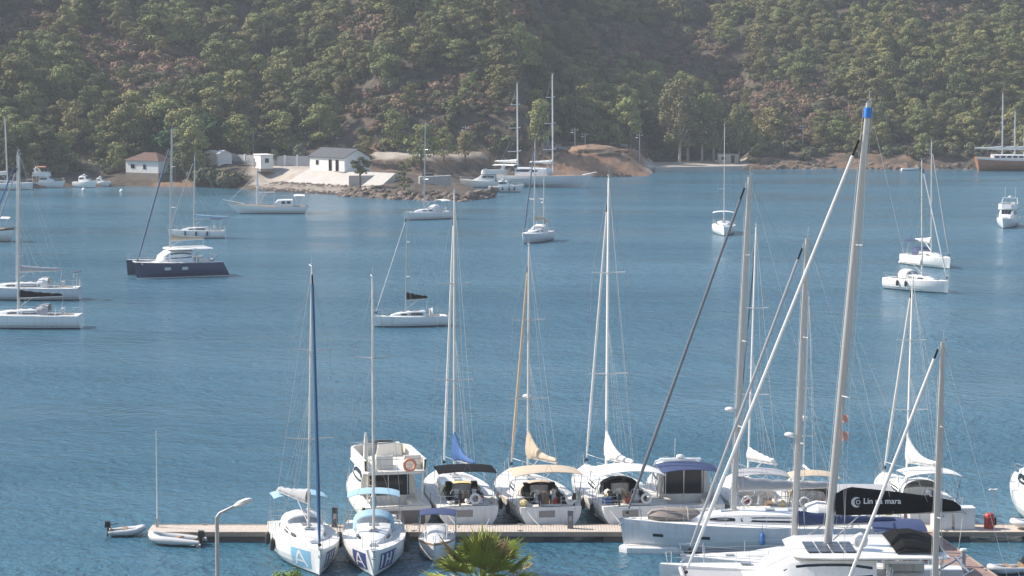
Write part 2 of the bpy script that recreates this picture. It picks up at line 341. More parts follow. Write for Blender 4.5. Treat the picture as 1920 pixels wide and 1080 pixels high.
def tree_proto(kind, seed):
    """returns (crown MB, trunk MB): built at natural size, base at z=0"""
    rg = random.Random(seed); c = MB(); t = MB(); limbs = []
    if kind == 'pine':
        h = rg.uniform(6.2, 8); wd = rg.uniform(2.5, 3.3); lean = (rg.uniform(-.5, .5), rg.uniform(-.5, .5))
        for i in range(24):
            f = rg.uniform(.14, 1)**.9; a = rg.uniform(0, 6.28); q = wd*(1-.62*max(0, (f-.45)/.55)**1.3)*rg.uniform(.35, .95); z = h*f
            p = (lean[0]*f+q*math.cos(a), lean[1]*f+q*math.sin(a), z); r = rg.uniform(.85, 1.35)
            clump(c, p, (r, r, r*.6), 95, .20, .3, rg=rg)
            if i % 3 == 0: limbs.append((max(.2, f-.15), p, .07))
        clump(c, (lean[0], lean[1], h), (.9, .9, .7), 80, .2, .3, rg=rg)
        trunk(t, h*.95, .17, limbs, lean=lean, rg=rg)
    elif kind == 'broad':
        h = 7.5
        for i in range(26):
            a = rg.uniform(0, 6.28); f = rg.uniform(0, 1); q = 2.9*rg.uniform(.3, 1)*math.sin(math.pi*(.2+.7*f)); p = (q*math.cos(a), q*math.sin(a), 2.0+5.2*f); r = rg.uniform(.8, 1.25); clump(c, p, (r, r, r*.8), 70, .27, .25, rg=rg)
            if i % 5 == 0: limbs.append((.35, p, .1))
        trunk(t, 5, .22, limbs, rg=rg)
    elif kind == 'euca':
        h = 16
        for i in range(74):
            a = rg.uniform(0, 6.28); f = rg.uniform(.0, 1); q = (4.6*math.sin(math.pi*(.15+.72*f)))*rg.uniform(.25, 1); p = (q*math.cos(a), q*math.sin(a), 3.9+11.8*f); r = rg.uniform(.8, 1.35); clump(c, p, (r*1.1, r*1.1, r*1.25), 80, .27, .1, rg=rg)
            if i % 5 == 0: limbs.append((rg.uniform(.25, .45), p, .12))
        trunk(t, 13, .30, limbs, rg=rg)
    elif kind == 'olive':
        for i in range(13):
            a = rg.uniform(0, 6.28); f = rg.uniform(0, 1); q = 1.3*rg.uniform(.2, 1); p = (q*math.cos(a), q*math.sin(a), 1.8+2.4*f); r = rg.uniform(.55, .85); clump(c, p, (r, r, r*.8), 60, .2, .2, rg=rg)
            if i % 3 == 0: limbs.append((.5, p, .06))
        trunk(t, 2.8, .15, limbs, rg=rg)
    elif kind == 'open':      # thin shore pine, trunk showing through
        for i in range(13):
            a = rg.uniform(0, 6.28); f = rg.uniform(.25, 1); q = 2.5*rg.uniform(.35, 1)*(1.15-.6*f); p = (q*math.cos(a), q*math.sin(a), 6.6*f); r = rg.uniform(.6, .95); clump(c, p, (r*1.15, r, r*.5), 55, .24, .3, rg=rg); limbs.append((max(.15, f-.12), p, .06))
        trunk(t, 6.4, .2, limbs, rg=rg)
    elif kind == 'bush':
        for i in range(9):
            a = rg.uniform(0, 6.28); q = rg.uniform(0, .9); r = rg.uniform(.5, .8); clump(c, (q*math.cos(a), q*math.sin(a), rg.uniform(.3, 1.0)), (r, r, r*.7), 42, .2, .25, rg=rg)
        for i in range(4): a = rg.uniform(0, 6.28); t.tube([(0, 0, -.2), (.5*math.cos(a), .5*math.sin(a), .9)], [.05, .02], 4)
    return c, t
KM = {'pine': (PINE, BARK), 'broad': (DKLEAF, BARK), 'euca': (EUC, EBARK), 'olive': (OLIVE, BARK), 'open': (PINE2, BARK), 'bush': (BUSH, BARK)}
PROTO = {}
for kind, n_ in (('pine', 7), ('broad', 2), ('euca', 3), ('olive', 1), ('open', 3), ('bush', 4)):
    PROTO[kind] = []
    for i in range(n_):
        c, t = tree_proto(kind, 100+i*17+len(kind)); lm, bm_ = KM[kind]
        if kind == 'pine' and i % 3 == 2: lm = PINE2
        PROTO[kind].append((c.mesh('crown', lm, 0), t.mesh('trunk', bm_, 60), c, t, lm, bm_))
def plant(name, label, cat, kind, i, loc, sc, rz, group=None):
    o = thing(name, label, cat, loc, rz, group); cm, tm = PROTO[kind][i % len(PROTO[kind])][:2]
    sx = sc if isinstance(sc, tuple) else (sc, sc, sc); o.scale = sx
    for nm, me_ in (('crown', cm), ('trunk' if kind != 'bush' else 'stem', tm)):
        q = bpy.data.objects.new(nm, me_); COL.objects.link(q); q.parent = o
    return o
def on_hill(px, py, z=0):
    """walk along the view ray of a photograph point until it meets the hillside"""
    a, b = (px-960)/FPX, (540-py)/FPX; d = Vector((a, cp+b*sp, -sp+b*cp)); T = np.arange(455, 900, .4)
    zt = height(d.x*T, d.y*T)[0]; k = np.argmax((CAMZ+d.z*T < zt) & (zt > .05)); t = T[k]
    return Vector((d.x*t, d.y*t, zt[k]))
BROWN = [(40, 55, 80, 32), (205, 105, 80, 60), (300, 170, 85, 30), (330, 130, 60, 40), (790, 195, 150, 22), (900, 205, 80, 25), (1215, 85, 120, 38), (1300, 120, 90, 35), (1440, 185, 110, 24), (1540, 215, 80, 20), (690, 55, 40, 30), (1770, 20, 60, 18), (1000, 30, 60, 18), (880, 160, 60, 20)]
EXCL = [(470, 285, 235, 62), (1300, 300, 110, 22), (1090, 300, 120, 26), (880, 285, 95, 25), (262, 300, 50, 30), (820, 330, 110, 40)]   # terrace, promenade, bank: kept clear
pts = []; shr = []
X = np.arange(-330, 330, 4.4); Y = np.arange(515, 940, 4.4); AX, AY = np.meshgrid(X, Y)
AX = AX+np.array([rs.uniform(-2, 2) for _ in range(AX.size)]).reshape(AX.shape); AY = AY+np.array([rs.uniform(-2, 2) for _ in range(AX.size)]).reshape(AX.shape)
msk = np.abs(AX) < AY*.2+45; AX, AY = AX[msk], AY[msk]; AZ, AD = height(AX, AY)
for x, y, z, d in zip(AX, AY, AZ, AD):
    if d < 5: continue
    u, v = PX(x, y, z); ut = 960+FPX*x/y
    if v < -190: continue
    if 985 <= ut <= 1222 and 5 < d < 27 and rs.random() < .75:
        for _k in range(2): shr.append((x+rs.uniform(-2, 2), y+rs.uniform(-2, 2), None, rs.uniform(.3, .8), rs.uniform(0, 6.28), rs.randrange(4), rs.random() < .8))
    if (455 < ut < 690 and d < 40) or (1205 < ut < 1410 and d < 29) or (685 <= ut < 1000 and y < 561) or (985 <= ut <= 1222 and d < 27) or (ut < 330 and d < 9): 
        continue
    if 225 < ut < 315 and d < 22: continue
    if 365 < ut <= 470 and d < 30: continue
    br = any(((u-a)/c)**2+((v-b)/e)**2 < 1 for a, b, c, e in BROWN)
    br2 = (not br) and any(((u-a)/c)**2+((v-24-b)/(e+16))**2 < 1 for a, b, c, e in BROWN)
    nzv = noise.noise(Vector((x*.028, y*.028, 1.7)))+.5*noise.noise(Vector((x*.09, y*.09, 5)))
    if 685 <= ut < 1000 and y < 574:
        for _k in range(3): shr.append((x+rs.uniform(-2.2, 2.2), y+rs.uniform(-1.2, 2.2), None, rs.uniform(.6, 1.5), rs.uniform(0, 6.28), rs.randrange(4), rs.random() < .35))
        if rs.random() > .3: continue
    shore_low = ut > 1400 and d < 14
    p_tree = .05 if br else .22 if br2 else (.74 if nzv > -.3 else .42)
    if shore_low: p_tree = .15
    if rs.random() < p_tree:
        s = rs.uniform(.85, 1.45)*(1.0 if ut < 700 else .92 if ut < 1300 else .84)*(.9 if z > 22 else 1)*(.7 if br or br2 else 1)*(1+.25*noise.noise(Vector((x*.05, y*.05, 9))))
        pts.append((x, y, z, s, rs.uniform(0, 6.28), rs.randrange(7), ut, d, v))
    else: shr.append((x, y, z, rs.uniform(.6, 1.5), rs.uniform(0, 6.28), rs.randrange(4), br or nzv < -.35))
    for _k in range(4 if br else 3 if br2 else rs.choice((1, 1, 2))): shr.append((x+rs.uniform(-2, 2), y+rs.uniform(-2, 2), None, rs.uniform(.7, 1.7), rs.uniform(0, 6.28), rs.randrange(4), (br or br2) and rs.random() < .75))
# the 280 that show largest stand alone, the rest of the wood is one mass
vis = sorted([p for p in pts if -20 < p[6] < 1940 and p[8] > 40], key=lambda p: -p[3]/p[1]*(1.5 if p[7] < 42 else 1))[:280]
vs_ = set(id(p) for p in vis)
ZONES = [(400, 'pine tree in the wood behind the brown-roofed cottage and cove', 'pines behind the cove'), (700, 'pine tree in the wood behind the white house on the stone terrace', 'pines behind the terrace'), (1210, 'pine tree in the wood above the dirt bank beside the two-masted yacht', 'pines above the dirt bank'),
         (1410, 'pine tree in the wood behind the pale promenade and eucalyptus trees', 'pines behind the promenade'), (9999, 'pine tree in the wood above the bare rocky shore beyond the promenade', 'pines above the rocky shore')]
for p in vis:
    z = [q for q in ZONES if p[6] < q[0]][0]
    ad = ('large ' if p[3] > 1.12 else 'smaller ')+('dark-needled ' if p[5] % 3 == 2 else 'pale green ')
    plant('pine_tree', ad+z[1], 'tree', 'pine', p[5], (p[0], p[1], p[2]-.1), (p[3]*rs.uniform(.8, 1.28), p[3]*rs.uniform(.8, 1.28), p[3]*rs.uniform(.82, 1.15)), p[4], ad+z[2])
def scatter(name, rows, protos, label, cat):
    cl = bpy.data.collections.new(name+'_source')
    for i, (mc, mt, lm, bm_) in enumerate(protos):
        q = MB(); q.add(mc.v, mc.f, 0); q.add(mt.v, mt.f, 1); o = bpy.data.objects.new('%s_source_%02d' % (name, i), q.mesh(name, [lm, bm_], 0)); cl.objects.link(o)
    me_ = bpy.data.meshes.new(name); me_.from_pydata([r[:3] for r in rows], [], [])
    a = me_.attributes.new('rot', 'FLOAT_VECTOR', 'POINT'); a.data.foreach_set('vector', np.array([(0, 0, r[4]) for r in rows], np.float32).ravel())
    a = me_.attributes.new('scl', 'FLOAT_VECTOR', 'POINT'); a.data.foreach_set('vector', np.array([(r[3]*rs.uniform(.78, 1.3), r[3]*rs.uniform(.78, 1.3), r[3]*rs.uniform(.75, 1.2)) for r in rows], np.float32).ravel())
    a = me_.attributes.new('idx', 'INT', 'POINT'); a.data.foreach_set('value', np.array([r[5] % len(protos) for r in rows], np.int32))
    o = bpy.data.objects.new(name, me_); COL.objects.link(o); tag(o, label, cat, kind='stuff')
    g = bpy.data.node_groups.new(name+'_scatter', 'GeometryNodeTree'); g.interface.new_socket('Geometry', in_out='INPUT', socket_type='NodeSocketGeometry'); g.interface.new_socket('Geometry', in_out='OUTPUT', socket_type='NodeSocketGeometry')
    N = g.nodes; gi = N.new('NodeGroupInput'); go = N.new('NodeGroupOutput'); ip = N.new('GeometryNodeInstanceOnPoints'); ci = N.new('GeometryNodeCollectionInfo')
    ci.inputs[0].default_value = cl; ci.inputs['Separate Children'].default_value = True; ci.inputs['Reset Children'].default_value = True
    ip.inputs['Pick Instance'].default_value = True
    def na(nm, ty):
        q = N.new('GeometryNodeInputNamedAttribute'); q.data_type = ty; q.inputs[0].default_value = nm; return q.outputs[0]
    l = g.links.new; l(gi.outputs[0], ip.inputs['Points']); l(ci.outputs[0], ip.inputs['Instance']); l(na('idx', 'INT'), ip.inputs['Instance Index'])
    er = N.new('FunctionNodeEulerToRotation'); l(na('rot', 'FLOAT_VECTOR'), er.inputs[0]); l(er.outputs[0], ip.inputs['Rotation'])
    l(na('scl', 'FLOAT_VECTOR'), ip.inputs['Scale']); l(ip.outputs[0], go.inputs[0])
    md = o.modifiers.new('scatter', 'NODES'); md.node_group = g; return o
scatter('pine_forest', [p for p in pts if id(p) not in vs_], [q[2:6] for q in PROTO['pine']], 'far pine forest covering the hillside as one mass', 'forest')
shr = [r[:2]+((hz(r[0], r[1]) if r[2] is None else r[2]),)+r[3:] for r in shr]
bsrc = PROTO['bush']
scatter('green_scrub', [r for r in shr if not r[6]], [q[2:6] for q in bsrc], 'low green scrub growing between the pines on the hillside', 'scrub')
scatter('dry_scrub', [r for r in shr if r[6]], [(q[2], q[3], DRY, BARK) for q in bsrc], 'reddish brown dry scrub in open patches on the hillside', 'scrub')
# ================================================================== FAR SHORE: buildings, walls, rocks, poles
WALLW = M('white render', (.74, .72, .68), .85, var=.06, scale=.6); WALLB = M('beige render', (.52, .43, .33), .85, var=.1); WALLP = M('pink render', (.50, .38, .33), .85)
STONE = M('rubble stone', (.25, .21, .17), .9, var=.35, scale=1.2, bump=.12, bscale=2.5); ROCK = M('shore rock', (.15, .115, .088), .9, var=.45, scale=.9, bump=.2, bscale=1.5, rnd=.3)
SLATE = M('dark slate roof', (.055, .06, .068), .7, var=.2, scale=1); TILE = M('brown tile roof', (.10, .05, .035), .8, var=.3, scale=2); TIN = M('grey sheet roof', (.30, .29, .28), .6, var=.2)
FRAMEM = M('window frame', (.62, .60, .57), .6)
weather(WALLW, (.36, .31, .26), .5); weather(CONC, (.25, .21, .17), .7)
def house(name, label, A, B, depth, h, wall, roof, rise, rtype='gable', openings=(), side=(), base=None, over=.35, cat='house'):
    A = Vector(A); B = Vector(B); d = B-A; w_ = d.xy.length; root = thing(name, label, cat, A, math.atan2(d.y, d.x))
    m = MB(); t = .2
    for c, s_ in (((w_/2, t/2, h/2), (w_, t, h)), ((w_/2, depth-t/2, h/2), (w_, t, h)), ((t/2, depth/2, h/2), (t, depth-2*t, h)), ((w_-t/2, depth/2, h/2), (t, depth-2*t, h))): m.box(c, s_)
    if rtype == 'gable':
        for x in (t/2, w_-t/2): m.add([(x-t/2, 0, h), (x-t/2, depth, h), (x-t/2, depth/2, h+rise), (x+t/2, 0, h), (x+t/2, depth, h), (x+t/2, depth/2, h+rise)], [(0, 2, 1), (3, 4, 5), (0, 3, 5, 2), (1, 2, 5, 4)])
    if rtype == 'front':
        for y in (t/2, depth-t/2): m.add([(0, y-t/2, h), (w_, y-t/2, h), (w_/2, y-t/2, h+rise), (0, y+t/2, h), (w_, y+t/2, h), (w_/2, y+t/2, h+rise)], [(0, 1, 2), (3, 5, 4), (0, 2, 5, 3), (1, 4, 5, 2)])
    m.build('wall', wall, root, 0)
    m = MB(); o = over; th = .12; k = rise/(depth/2)
    if rtype == 'gable':
        for y0, y1, s_ in ((-o, depth/2, 1), (depth+o, depth/2, -1)):
            z0 = h-o*k+.03; z1 = h+rise+.03
            P = [(-o, y0, z0), (w_+o, y0, z0), (w_+o, y1, z1), (-o, y1, z1)]; 
            if s_ < 0: P = P[::-1]
            m.hexa(P+[(x, y, z+th) for x, y, z in P])
    elif rtype == 'front':
        k = rise/(w_/2)
        for x0, x1, s_ in ((-o, w_/2, 1), (w_+o, w_/2, -1)):
            z0 = h-o*k+.03; z1 = h+rise+.03; P = [(x0, -o, z0), (x1, -o, z1), (x1, depth+o, z1), (x0, depth+o, z0)]
            if s_ < 0: P = P[::-1]
            m.hexa(P+[(x, y, z+th) for x, y, z in P])
    elif rtype == 'hip':
        e = min(w_, depth)/2; P = [(-o, -o, h), (w_+o, -o, h), (w_+o, depth+o, h), (-o, depth+o, h), (e, depth/2, h+rise), (max(e+.05, w_-e), depth/2, h+rise)]
        m.add(P, [(0, 1, 5, 4), (1, 2, 5), (2, 3, 4, 5), (3, 0, 4), (3, 2, 1, 0)])
    else: m.box((w_/2, depth/2, h+.09), (w_+2*o*.4, depth+2*o*.4, .18))
    m.build('roof', roof, root, 0)
    for (u, z0, ww, hh, kd) in openings:
        q = one('box', (u, -.02, z0+hh/2), (ww+.16, .06, hh+.16)).build('door' if kd == 'door' else 'window', FRAMEM, root, 0)
        one('box', (u, -.055, z0+hh/2), (ww, .03, hh)).build('pane', GLASS, q, 0)
    for (v, z0, ww, hh, kd) in side:
        q = one('box', (w_+.02, v, z0+hh/2), (.06, ww+.16, hh+.16)).build('window', FRAMEM, root, 0)
        one('box', (w_+.055, v, z0+hh/2), (.03, ww, hh)).build('pane', GLASS, q, 0)
    if base:
        m = MB(); m.box((w_/2, depth/2, -base/2), (w_+.06, depth+.06, base)); m.build('stone_base', STONE, root, 0)
    return root
A, B = W(581, 318, 3.75), W(646, 322, 3.75)
house('white_house', 'white house with dark slate roof and two dark doorways on the stone terrace', A, B, 6.2, 2.75, WALLW, SLATE, 1.55, openings=((7.0, .02, 1.0, 2.2, 'door'), (9.3, .02, 1.0, 2.2, 'door'), (2.6, 1.1, .9, .9, 'w')), side=((3.1, .9, 1.4, 1.2, 'w'),), base=.5)
A, B = W(476, 314.5, 3.6), W(489, 316.5, 3.6)
house('white_hut', 'tiny flat-roofed white hut at the end of the terrace fence', A, B, 2.6, 2.7, WALLW, WALLW, .2, 'flat', openings=((.5, .02, .5, 1.9, 'door'), (1.5, .3, .4, 1.0, 'w')), side=((1.3, 1.2, .8, .9, 'w'),), base=.6, cat='hut')
A, B = W(374, 313, 3.4), W(404, 313.5, 3.4); A.y += 3; B.y += 3
house('beige_shed', 'small beige gabled shed standing beside its white twin', A, B, 3, 2.5, WALLB, WALLB, .7, 'front', openings=((1.5, 2.3, 1.4, .35, 'w'),), base=2.0, over=.15, cat='shed')
A, B = W(406, 314, 3.4), W(432, 313.5, 3.4); A.y += 3; B.y += 3
house('white_shed', 'small white gabled shed between the beige shed and the fence', A, B, 3, 2.6, WALLW, WALLW, .7, 'front', base=2.0, over=.15, cat='shed')
A, B = W(236, 323, 2.6), W(297, 325, 2.6)
house('brown_roof_house', 'white cottage with brown hipped roof on a grey stone base in the cove', A, B, 5.4, 2.5, WALLW, TILE, 1.6, 'hip', openings=((1.9, .9, 1.0, .8, 'w'), (5.0, .8, .7, .9, 'w')), base=3.0)
p = W(222, 297, 4.6)
house('pink_house', 'low pinkish house with sheet roof behind the brown-roofed cottage', p+Vector((0, 8, 0)), p+Vector((5.5, 7, 0)), 5, 2.4, WALLP, TIN, .9, 'gable', base=2.2, openings=((1.5, .8, .8, .9, 'w'),))
# terrace: apron, embankment
O = W(470, 357); O = Vector((O.x, O.y, 0)); E_ = (W(650, 367.5)-W(470, 357)); LEN = E_.length; E_ = E_.normalized(); N_ = Vector((-E_.y, E_.x, 0))
if N_.y < 0: N_ = -N_
def tp(s, d, z): q = O+E_*s+N_*d; return (q.x, q.y, z)
m = MB(); n = 30; rows = []
for s0, s1, d, z in ((1, LEN, 8.7, 1.32), (2.5, LEN, 12.6, 3.72), (2.5, LEN, 13.4, 3.86), (2.5, LEN, 13.8, 3.84)):
    rows.append([tp(s0+(s1-s0)*i/n, d, z+.03*math.sin(i*2.3)) for i in range(n+1)])
m.loft(rows, closed=False, cap=False); m.loft([rows[0], [(x, y, z-1) for x, y, z in rows[0]]], closed=False, cap=False); ends = [r[-1] for r in rows]; m.loft([ends, [(x, y, z-2.2) for x, y, z in ends]], closed=False, cap=False)
tag(m.build('terrace_apron', CONC, None, 30), kind='structure')
emb = MB(); emb.loft([[tp(LEN*i/20-2, -.3, -.6) for i in range(23)], [tp(LEN*i/20-2, 4.5, .75) for i in range(23)], [tp(LEN*i/20-2, 8.7, 1.35) for i in range(23)]], closed=False, cap=False)
emb = emb.build('stone_embankment', STONE, None, 20); tag(emb, kind='structure')
m = MB()
for _ in range(900):
    d = rs.uniform(-.2, 8.6); q = tp(rs.uniform(-2, LEN+.5), d, -.3+1.6*d/8.6); r = rs.uniform(.18, .42); m.ball(q, (r, r*rs.uniform(.7, 1), r*.7), 5, 3, noisy=.25)
tag(m.build('rubble', ROCK, emb, 0), kind='stuff')
# fence behind the terrace
def wall_run(name, label, P, h, mat, th=.25, post=0, cat='wall', cap=None):
    root = thing(name, label, cat, P[0]); o = Vector(P[0])
    for a, b in zip(P, P[1:]):
        a = Vector(a)-o; b = Vector(b)-o; d = b-a; rz = math.atan2(d.y, d.x); n = max(1, round(d.length/3.0)) if post else 1
        for i in range(n):
            c = a.lerp(b, (i+.5)/n); one('box', (c.x, c.y, c.z+h/2-.4), (d.length/n-(.3 if post else 0), th, h+.8), rz).build('wall_panel', mat, root, 0)
            if post: q = a.lerp(b, i/n); one('box', (q.x, q.y, q.z+h/2-.3), (.4, .4, h+.9), rz).build('post', WALLW, root, 0)
            if cap: one('box', (c.x, c.y, c.z+h+.05), (d.length/n, th+.2, .12), rz).build('coping', cap, root, 0)
    return root
F0 = W(432, 307, 4.0); F1 = W(478, 308, 4.0); F2 = W(508, 309, 4.0); F3 = W(578, 310, 4.0)
GREYW = M('grey fence panel', (.42, .42, .43), .8)
wall_run('fence_wall', 'grey panelled fence wall with white posts joining the shed and hut', [F0+Vector((0, 6, 0)), F1+Vector((0, 4, 0))], 1.7, GREYW, post=1)
wall_run('fence_wall', 'grey panelled fence wall with white posts running towards the white house', [F2+Vector((0, 4, 0)), F3+Vector((0, 4, 0))], 1.7, GREYW, post=1)
wall_run('concrete_wall', 'pale concrete retaining wall between the terrace and the thin shore tree', [W(654, 348, 1.4), W(730, 346, 1.5)], 1.9, CONC, .4)
wall_run('concrete_wall', 'shaded concrete wall with white coping on the rocky point', [W(786, 350, 1.5), W(844, 345, 1.7)], 1.7, CONC, .4, cap=WALLW)
wall_run('stone_wall', 'rough stone garden wall behind the small motorboats in the cove', [W(146, 330, 1.6), W(234, 327, 1.8)], 2.2, STONE, .5)
wall_run('quay_wall', 'low grey quay wall along the pale promenade', [W(1228, 321.5, .05), W(1392, 318.6, .05)], .95, CONC, .5)
# kiosk and plinths on the promenade
A, B = W(1347, 306, 1.0), W(1385, 306, 1.0); A.z = B.z = 1.0
house('beige_kiosk', 'low beige kiosk under the eucalyptus trees on the promenade', A, B, 3, 2.0, WALLB, TIN, .2, 'flat', openings=((1.2, .8, 1.0, .8, 'w'), (3.4, .05, .9, 1.8, 'door')), cat='kiosk', base=.4)
# boulders
def boulder_mesh(seed):
    rg = random.Random(seed); m = MB(); rings = []; 
    for i, z in enumerate((-.7, -.25, .25, .62, .8)):
        q = (.75, 1, .95, .62, .12)[i]; rings.append([(q*math.cos(j*.898)*rg.uniform(.78, 1.15), q*math.sin(j*.898)*rg.uniform(.78, 1.15), z*rg.uniform(.85, 1.1)) for j in range(7)])
    m.loft(rings); return m.mesh('boulder', ROCK, 25)
BM = [boulder_mesh(i) for i in range(6)]
def boulders(name, segs, n, dr, sz, kk=1):
    root = one('loft', [[(q.x, q.y, -.6) for q in segs], [(q.x+.3, q.y+2.2*kk, .35) for q in segs], [(q.x+.6, q.y+4.5*kk, .9) for q in segs]], closed=False, cap=False).build(name, ROCK, None, 20); tag(root, kind='structure')
    for i in range(n):
        f = rs.uniform(0, len(segs)-1.001); k = int(f); p = segs[k].lerp(segs[k+1], f-k); d = rs.uniform(*dr); r = rs.uniform(*sz)
        o = bpy.data.objects.new('boulder', BM[i % 6]); COL.objects.link(o); o.parent = root; o.location = (p.x+.12*d, p.y+d*kk, -.15+.32*max(0, d)); o.scale = (r*rs.uniform(.8, 1.5), r*rs.uniform(.7, 1.1), r*rs.uniform(.6, 1.05)); o.rotation_euler = (rs.uniform(-.3, .3), rs.uniform(-.3, .3), rs.uniform(0, 6))
boulders('rocky_point', [W(*q) for q in ((640, 367), (700, 371), (760, 374.5), (870, 377), (925, 370.5))], 230, (-1.2, 4.5), (.2, .95))
boulders('rocky_shore', [W(*q) for q in ((1396, 319), (1480, 317.2), (1560, 316.2), (1700, 318.2), (1830, 317.2))], 150, (-.8, 4.5), (.18, .9))
boulders('bank_foot', [W(*q) for q in ((1090, 332), (1150, 331), (1216, 330))], 36, (-.6, 1.5), (.3, .8))
# car on the point
def car(label, loc, rz, mat):
    root = thing('parked_car', label, 'car', loc, rz); m = MB()
    m.loft([[(x, -y, z) for x, z in q] for q, y in (([(-2, .35), (2, .35), (2.05, .7), (1.9, .88), (.9, .95), (-1.9, .98), (-2.05, .7)], .82), ([(-2, .35), (2, .35), (2.05, .7), (1.9, .88), (.9, .95), (-1.9, .98), (-2.05, .7)], -.82))]); m.build('body', mat, root, 40)
    m = MB(); m.hexa([(-1.7, -.75, .95), (1.0, -.75, .95), (1.0, .75, .95), (-1.7, .75, .95), (-1.2, -.6, 1.45), (.3, -.6, 1.45), (.3, .6, 1.45), (-1.2, .6, 1.45)]); m.build('window', GLASS, root, 0)
    one('box', (-.45, 0, 1.47), (1.5, 1.2, .05)).build('roof', mat, root, 0)
    for x in (-1.25, 1.25):
        for y in (-.78, .78): one('tube', [(x, y-.1, .32), (x, y+.1, .32)], .32, 12).build('wheel', RUBBER, root)
p = W(806, 326, 3.0); p.z = hz(p.x, p.y+2); p.y += 2
car('silver car parked on the gravel behind the concrete wall on the point', p, .15, M('silver paint', (.5, .5, .5), .3, .5))
# poles along the shore road
def pole(px, pyb, pyt, label, lamp=True, D=None, group=None):
    p = on_hill(px, pyb); s = FPX/p.y; h = (pyb-pyt)/s; root = thing('utility_pole', label, 'pole', p, 0, group)
    one('tube', [(0, 0, -.5), (0, 0, h)], [.14, .08], 7).build('post', GALV, root); one('box', (0, 0, h-.5), (1.5, .1, .1)).build('crossarm', GALV, root, 0)
    m = MB()
    for x in (-.6, 0, .6): m.tube([(x, 0, h-.45), (x, 0, h-.2)], .06, 5)
    m.build('insulator', FRAMEM, root)
    if lamp: m = MB(); m.tube([(0, 0, h-1.2), (-.5, -.5, h-1.0)], .04, 5); m.ball((-.65, -.6, h-1.0), (.28, .2, .1), 6, 4); m.build('lamp_head', WHITE, root)
for a in ((475, 290, 240, 'tall grey pole behind the fence wall of the terrace'), (873, 292, 236, 'pole with a lamp beside the dirt road on the point'), (1078, 286, 240, 'pole on top of the dirt bank, nearer the two-masted yacht'), (1097, 285, 248, 'pole on top of the dirt bank beside the earth heap'), (1199, 303, 250, 'pole with a lamp where the dirt bank meets the promenade'), (1505, 277, 234, 'pole on the rocky shore nearer the promenade'), (1661, 265, 214, 'tall pole on the rocky shore far from the promenade')): pole(*a)
# heap of earth on the bank
p = on_hill(1110, 286); m = MB(); m.ball((0, 0, -.3), (6.5, 3.5, 2.2), 18, 6, noisy=.12, z0=0); o = m.build('earth_heap', M('orange earth', (.30, .19, .12), .95, var=.3, scale=1, bump=.2, bscale=2), None, 40); o.location = p; tag(o, 'heap of orange earth on top of the dirt bank', 'earth heap')
# ---- single trees with a look of their own
def tree_at(px, py, kind, i, sc, label, name='tree', cat='tree', group=None, z=None, rz=None):
    p = on_hill(px, py) if z is None else W(px, py, z); p.z = hz(p.x, p.y)-.1; return plant(name, label, cat, kind, i, p, sc, rs.uniform(0, 6) if rz is None else rz, group)
for px, py, s in ((316, 302, 1.15), (350, 296, 1.35), (396, 288, 1.2), (330, 284, 1.3)): tree_at(px, py, 'broad', px, s, 'dense dark green leafy tree between the brown-roofed cottage and the sheds', 'leafy_tree', group='dark leafy trees by the cottage')
for px, py, s in ((375, 347, 2.2), (402, 349, 2.5), (430, 350, 2.2), (445, 346, 1.6)): tree_at(px, py, 'bush', px, (s, s, s*1.15), 'grey-green bush on the waterline below the sheds', 'shore_bush', 'bush', 'bushes below the sheds')
tree_at(566, 309, 'olive', 0, 1.0, 'small grey olive tree in front of the fence wall', 'olive_tree')
tree_at(517, 311, 'olive', 0, (.5, .5, .8), 'small bushy tree beside the white hut', 'small_tree')
tree_at(675, 357, 'open', 0, (.95, .95, 1.05), 'thin tree with bare lower trunk in front of the white house', 'shore_tree')
tree_at(758, 361, 'open', 1, .85, 'leaning shore pine on the rocks beside the concrete wall', 'shore_pine')
tree_at(790, 316, 'pine', 1, (1.35, 1.35, 1.35), 'large loose pine on the point behind the concrete wall', 'large_pine')
tree_at(690, 306, 'pine', 3, .75, 'small pine close behind the white house', 'small_pine')
tree_at(872, 297, 'pine', 4, .8, 'pine on the dirt road beside the lamp pole of the point', 'road_pine'); tree_at(928, 297, 'open', 2, .95, 'feathery leaning pine above the white motor yachts', 'leaning_pine')
tree_at(832, 300, 'pine', 0, .85, 'pine between the large loose pine and the lamp pole', 'road_pine')
for px, py, s, l in ((1274, 305, 1.22, 'tall eucalyptus with pale trunks, first of the row beside the dirt bank'), (1290, 303, 1.1, 'tall eucalyptus with bright white trunk, second in the promenade row'), (1316, 304, 1.02, 'eucalyptus leaning over the promenade before the kiosk'), (1338, 304, .9, 'smaller eucalyptus beside the kiosk'), (1386, 305, .82, 'short eucalyptus at the far end of the promenade past the kiosk')):
    tree_at(px, py, 'euca', px, (s*.9, s*.9, s), l, 'eucalyptus_tree', z=1.0)
for px, py, s in ((1012, 275, 1.3), (1060, 270, 1.35), (1105, 272, 1.5), (1140, 272, 1.4), (1180, 277, 1.45), (1222, 283, 1.3)): tree_at(px, py, 'pine', px, (s, s, s*1.1), 'tall bright green pine standing just behind the dirt bank', 'tall_pine', group='tall pines behind the dirt bank')
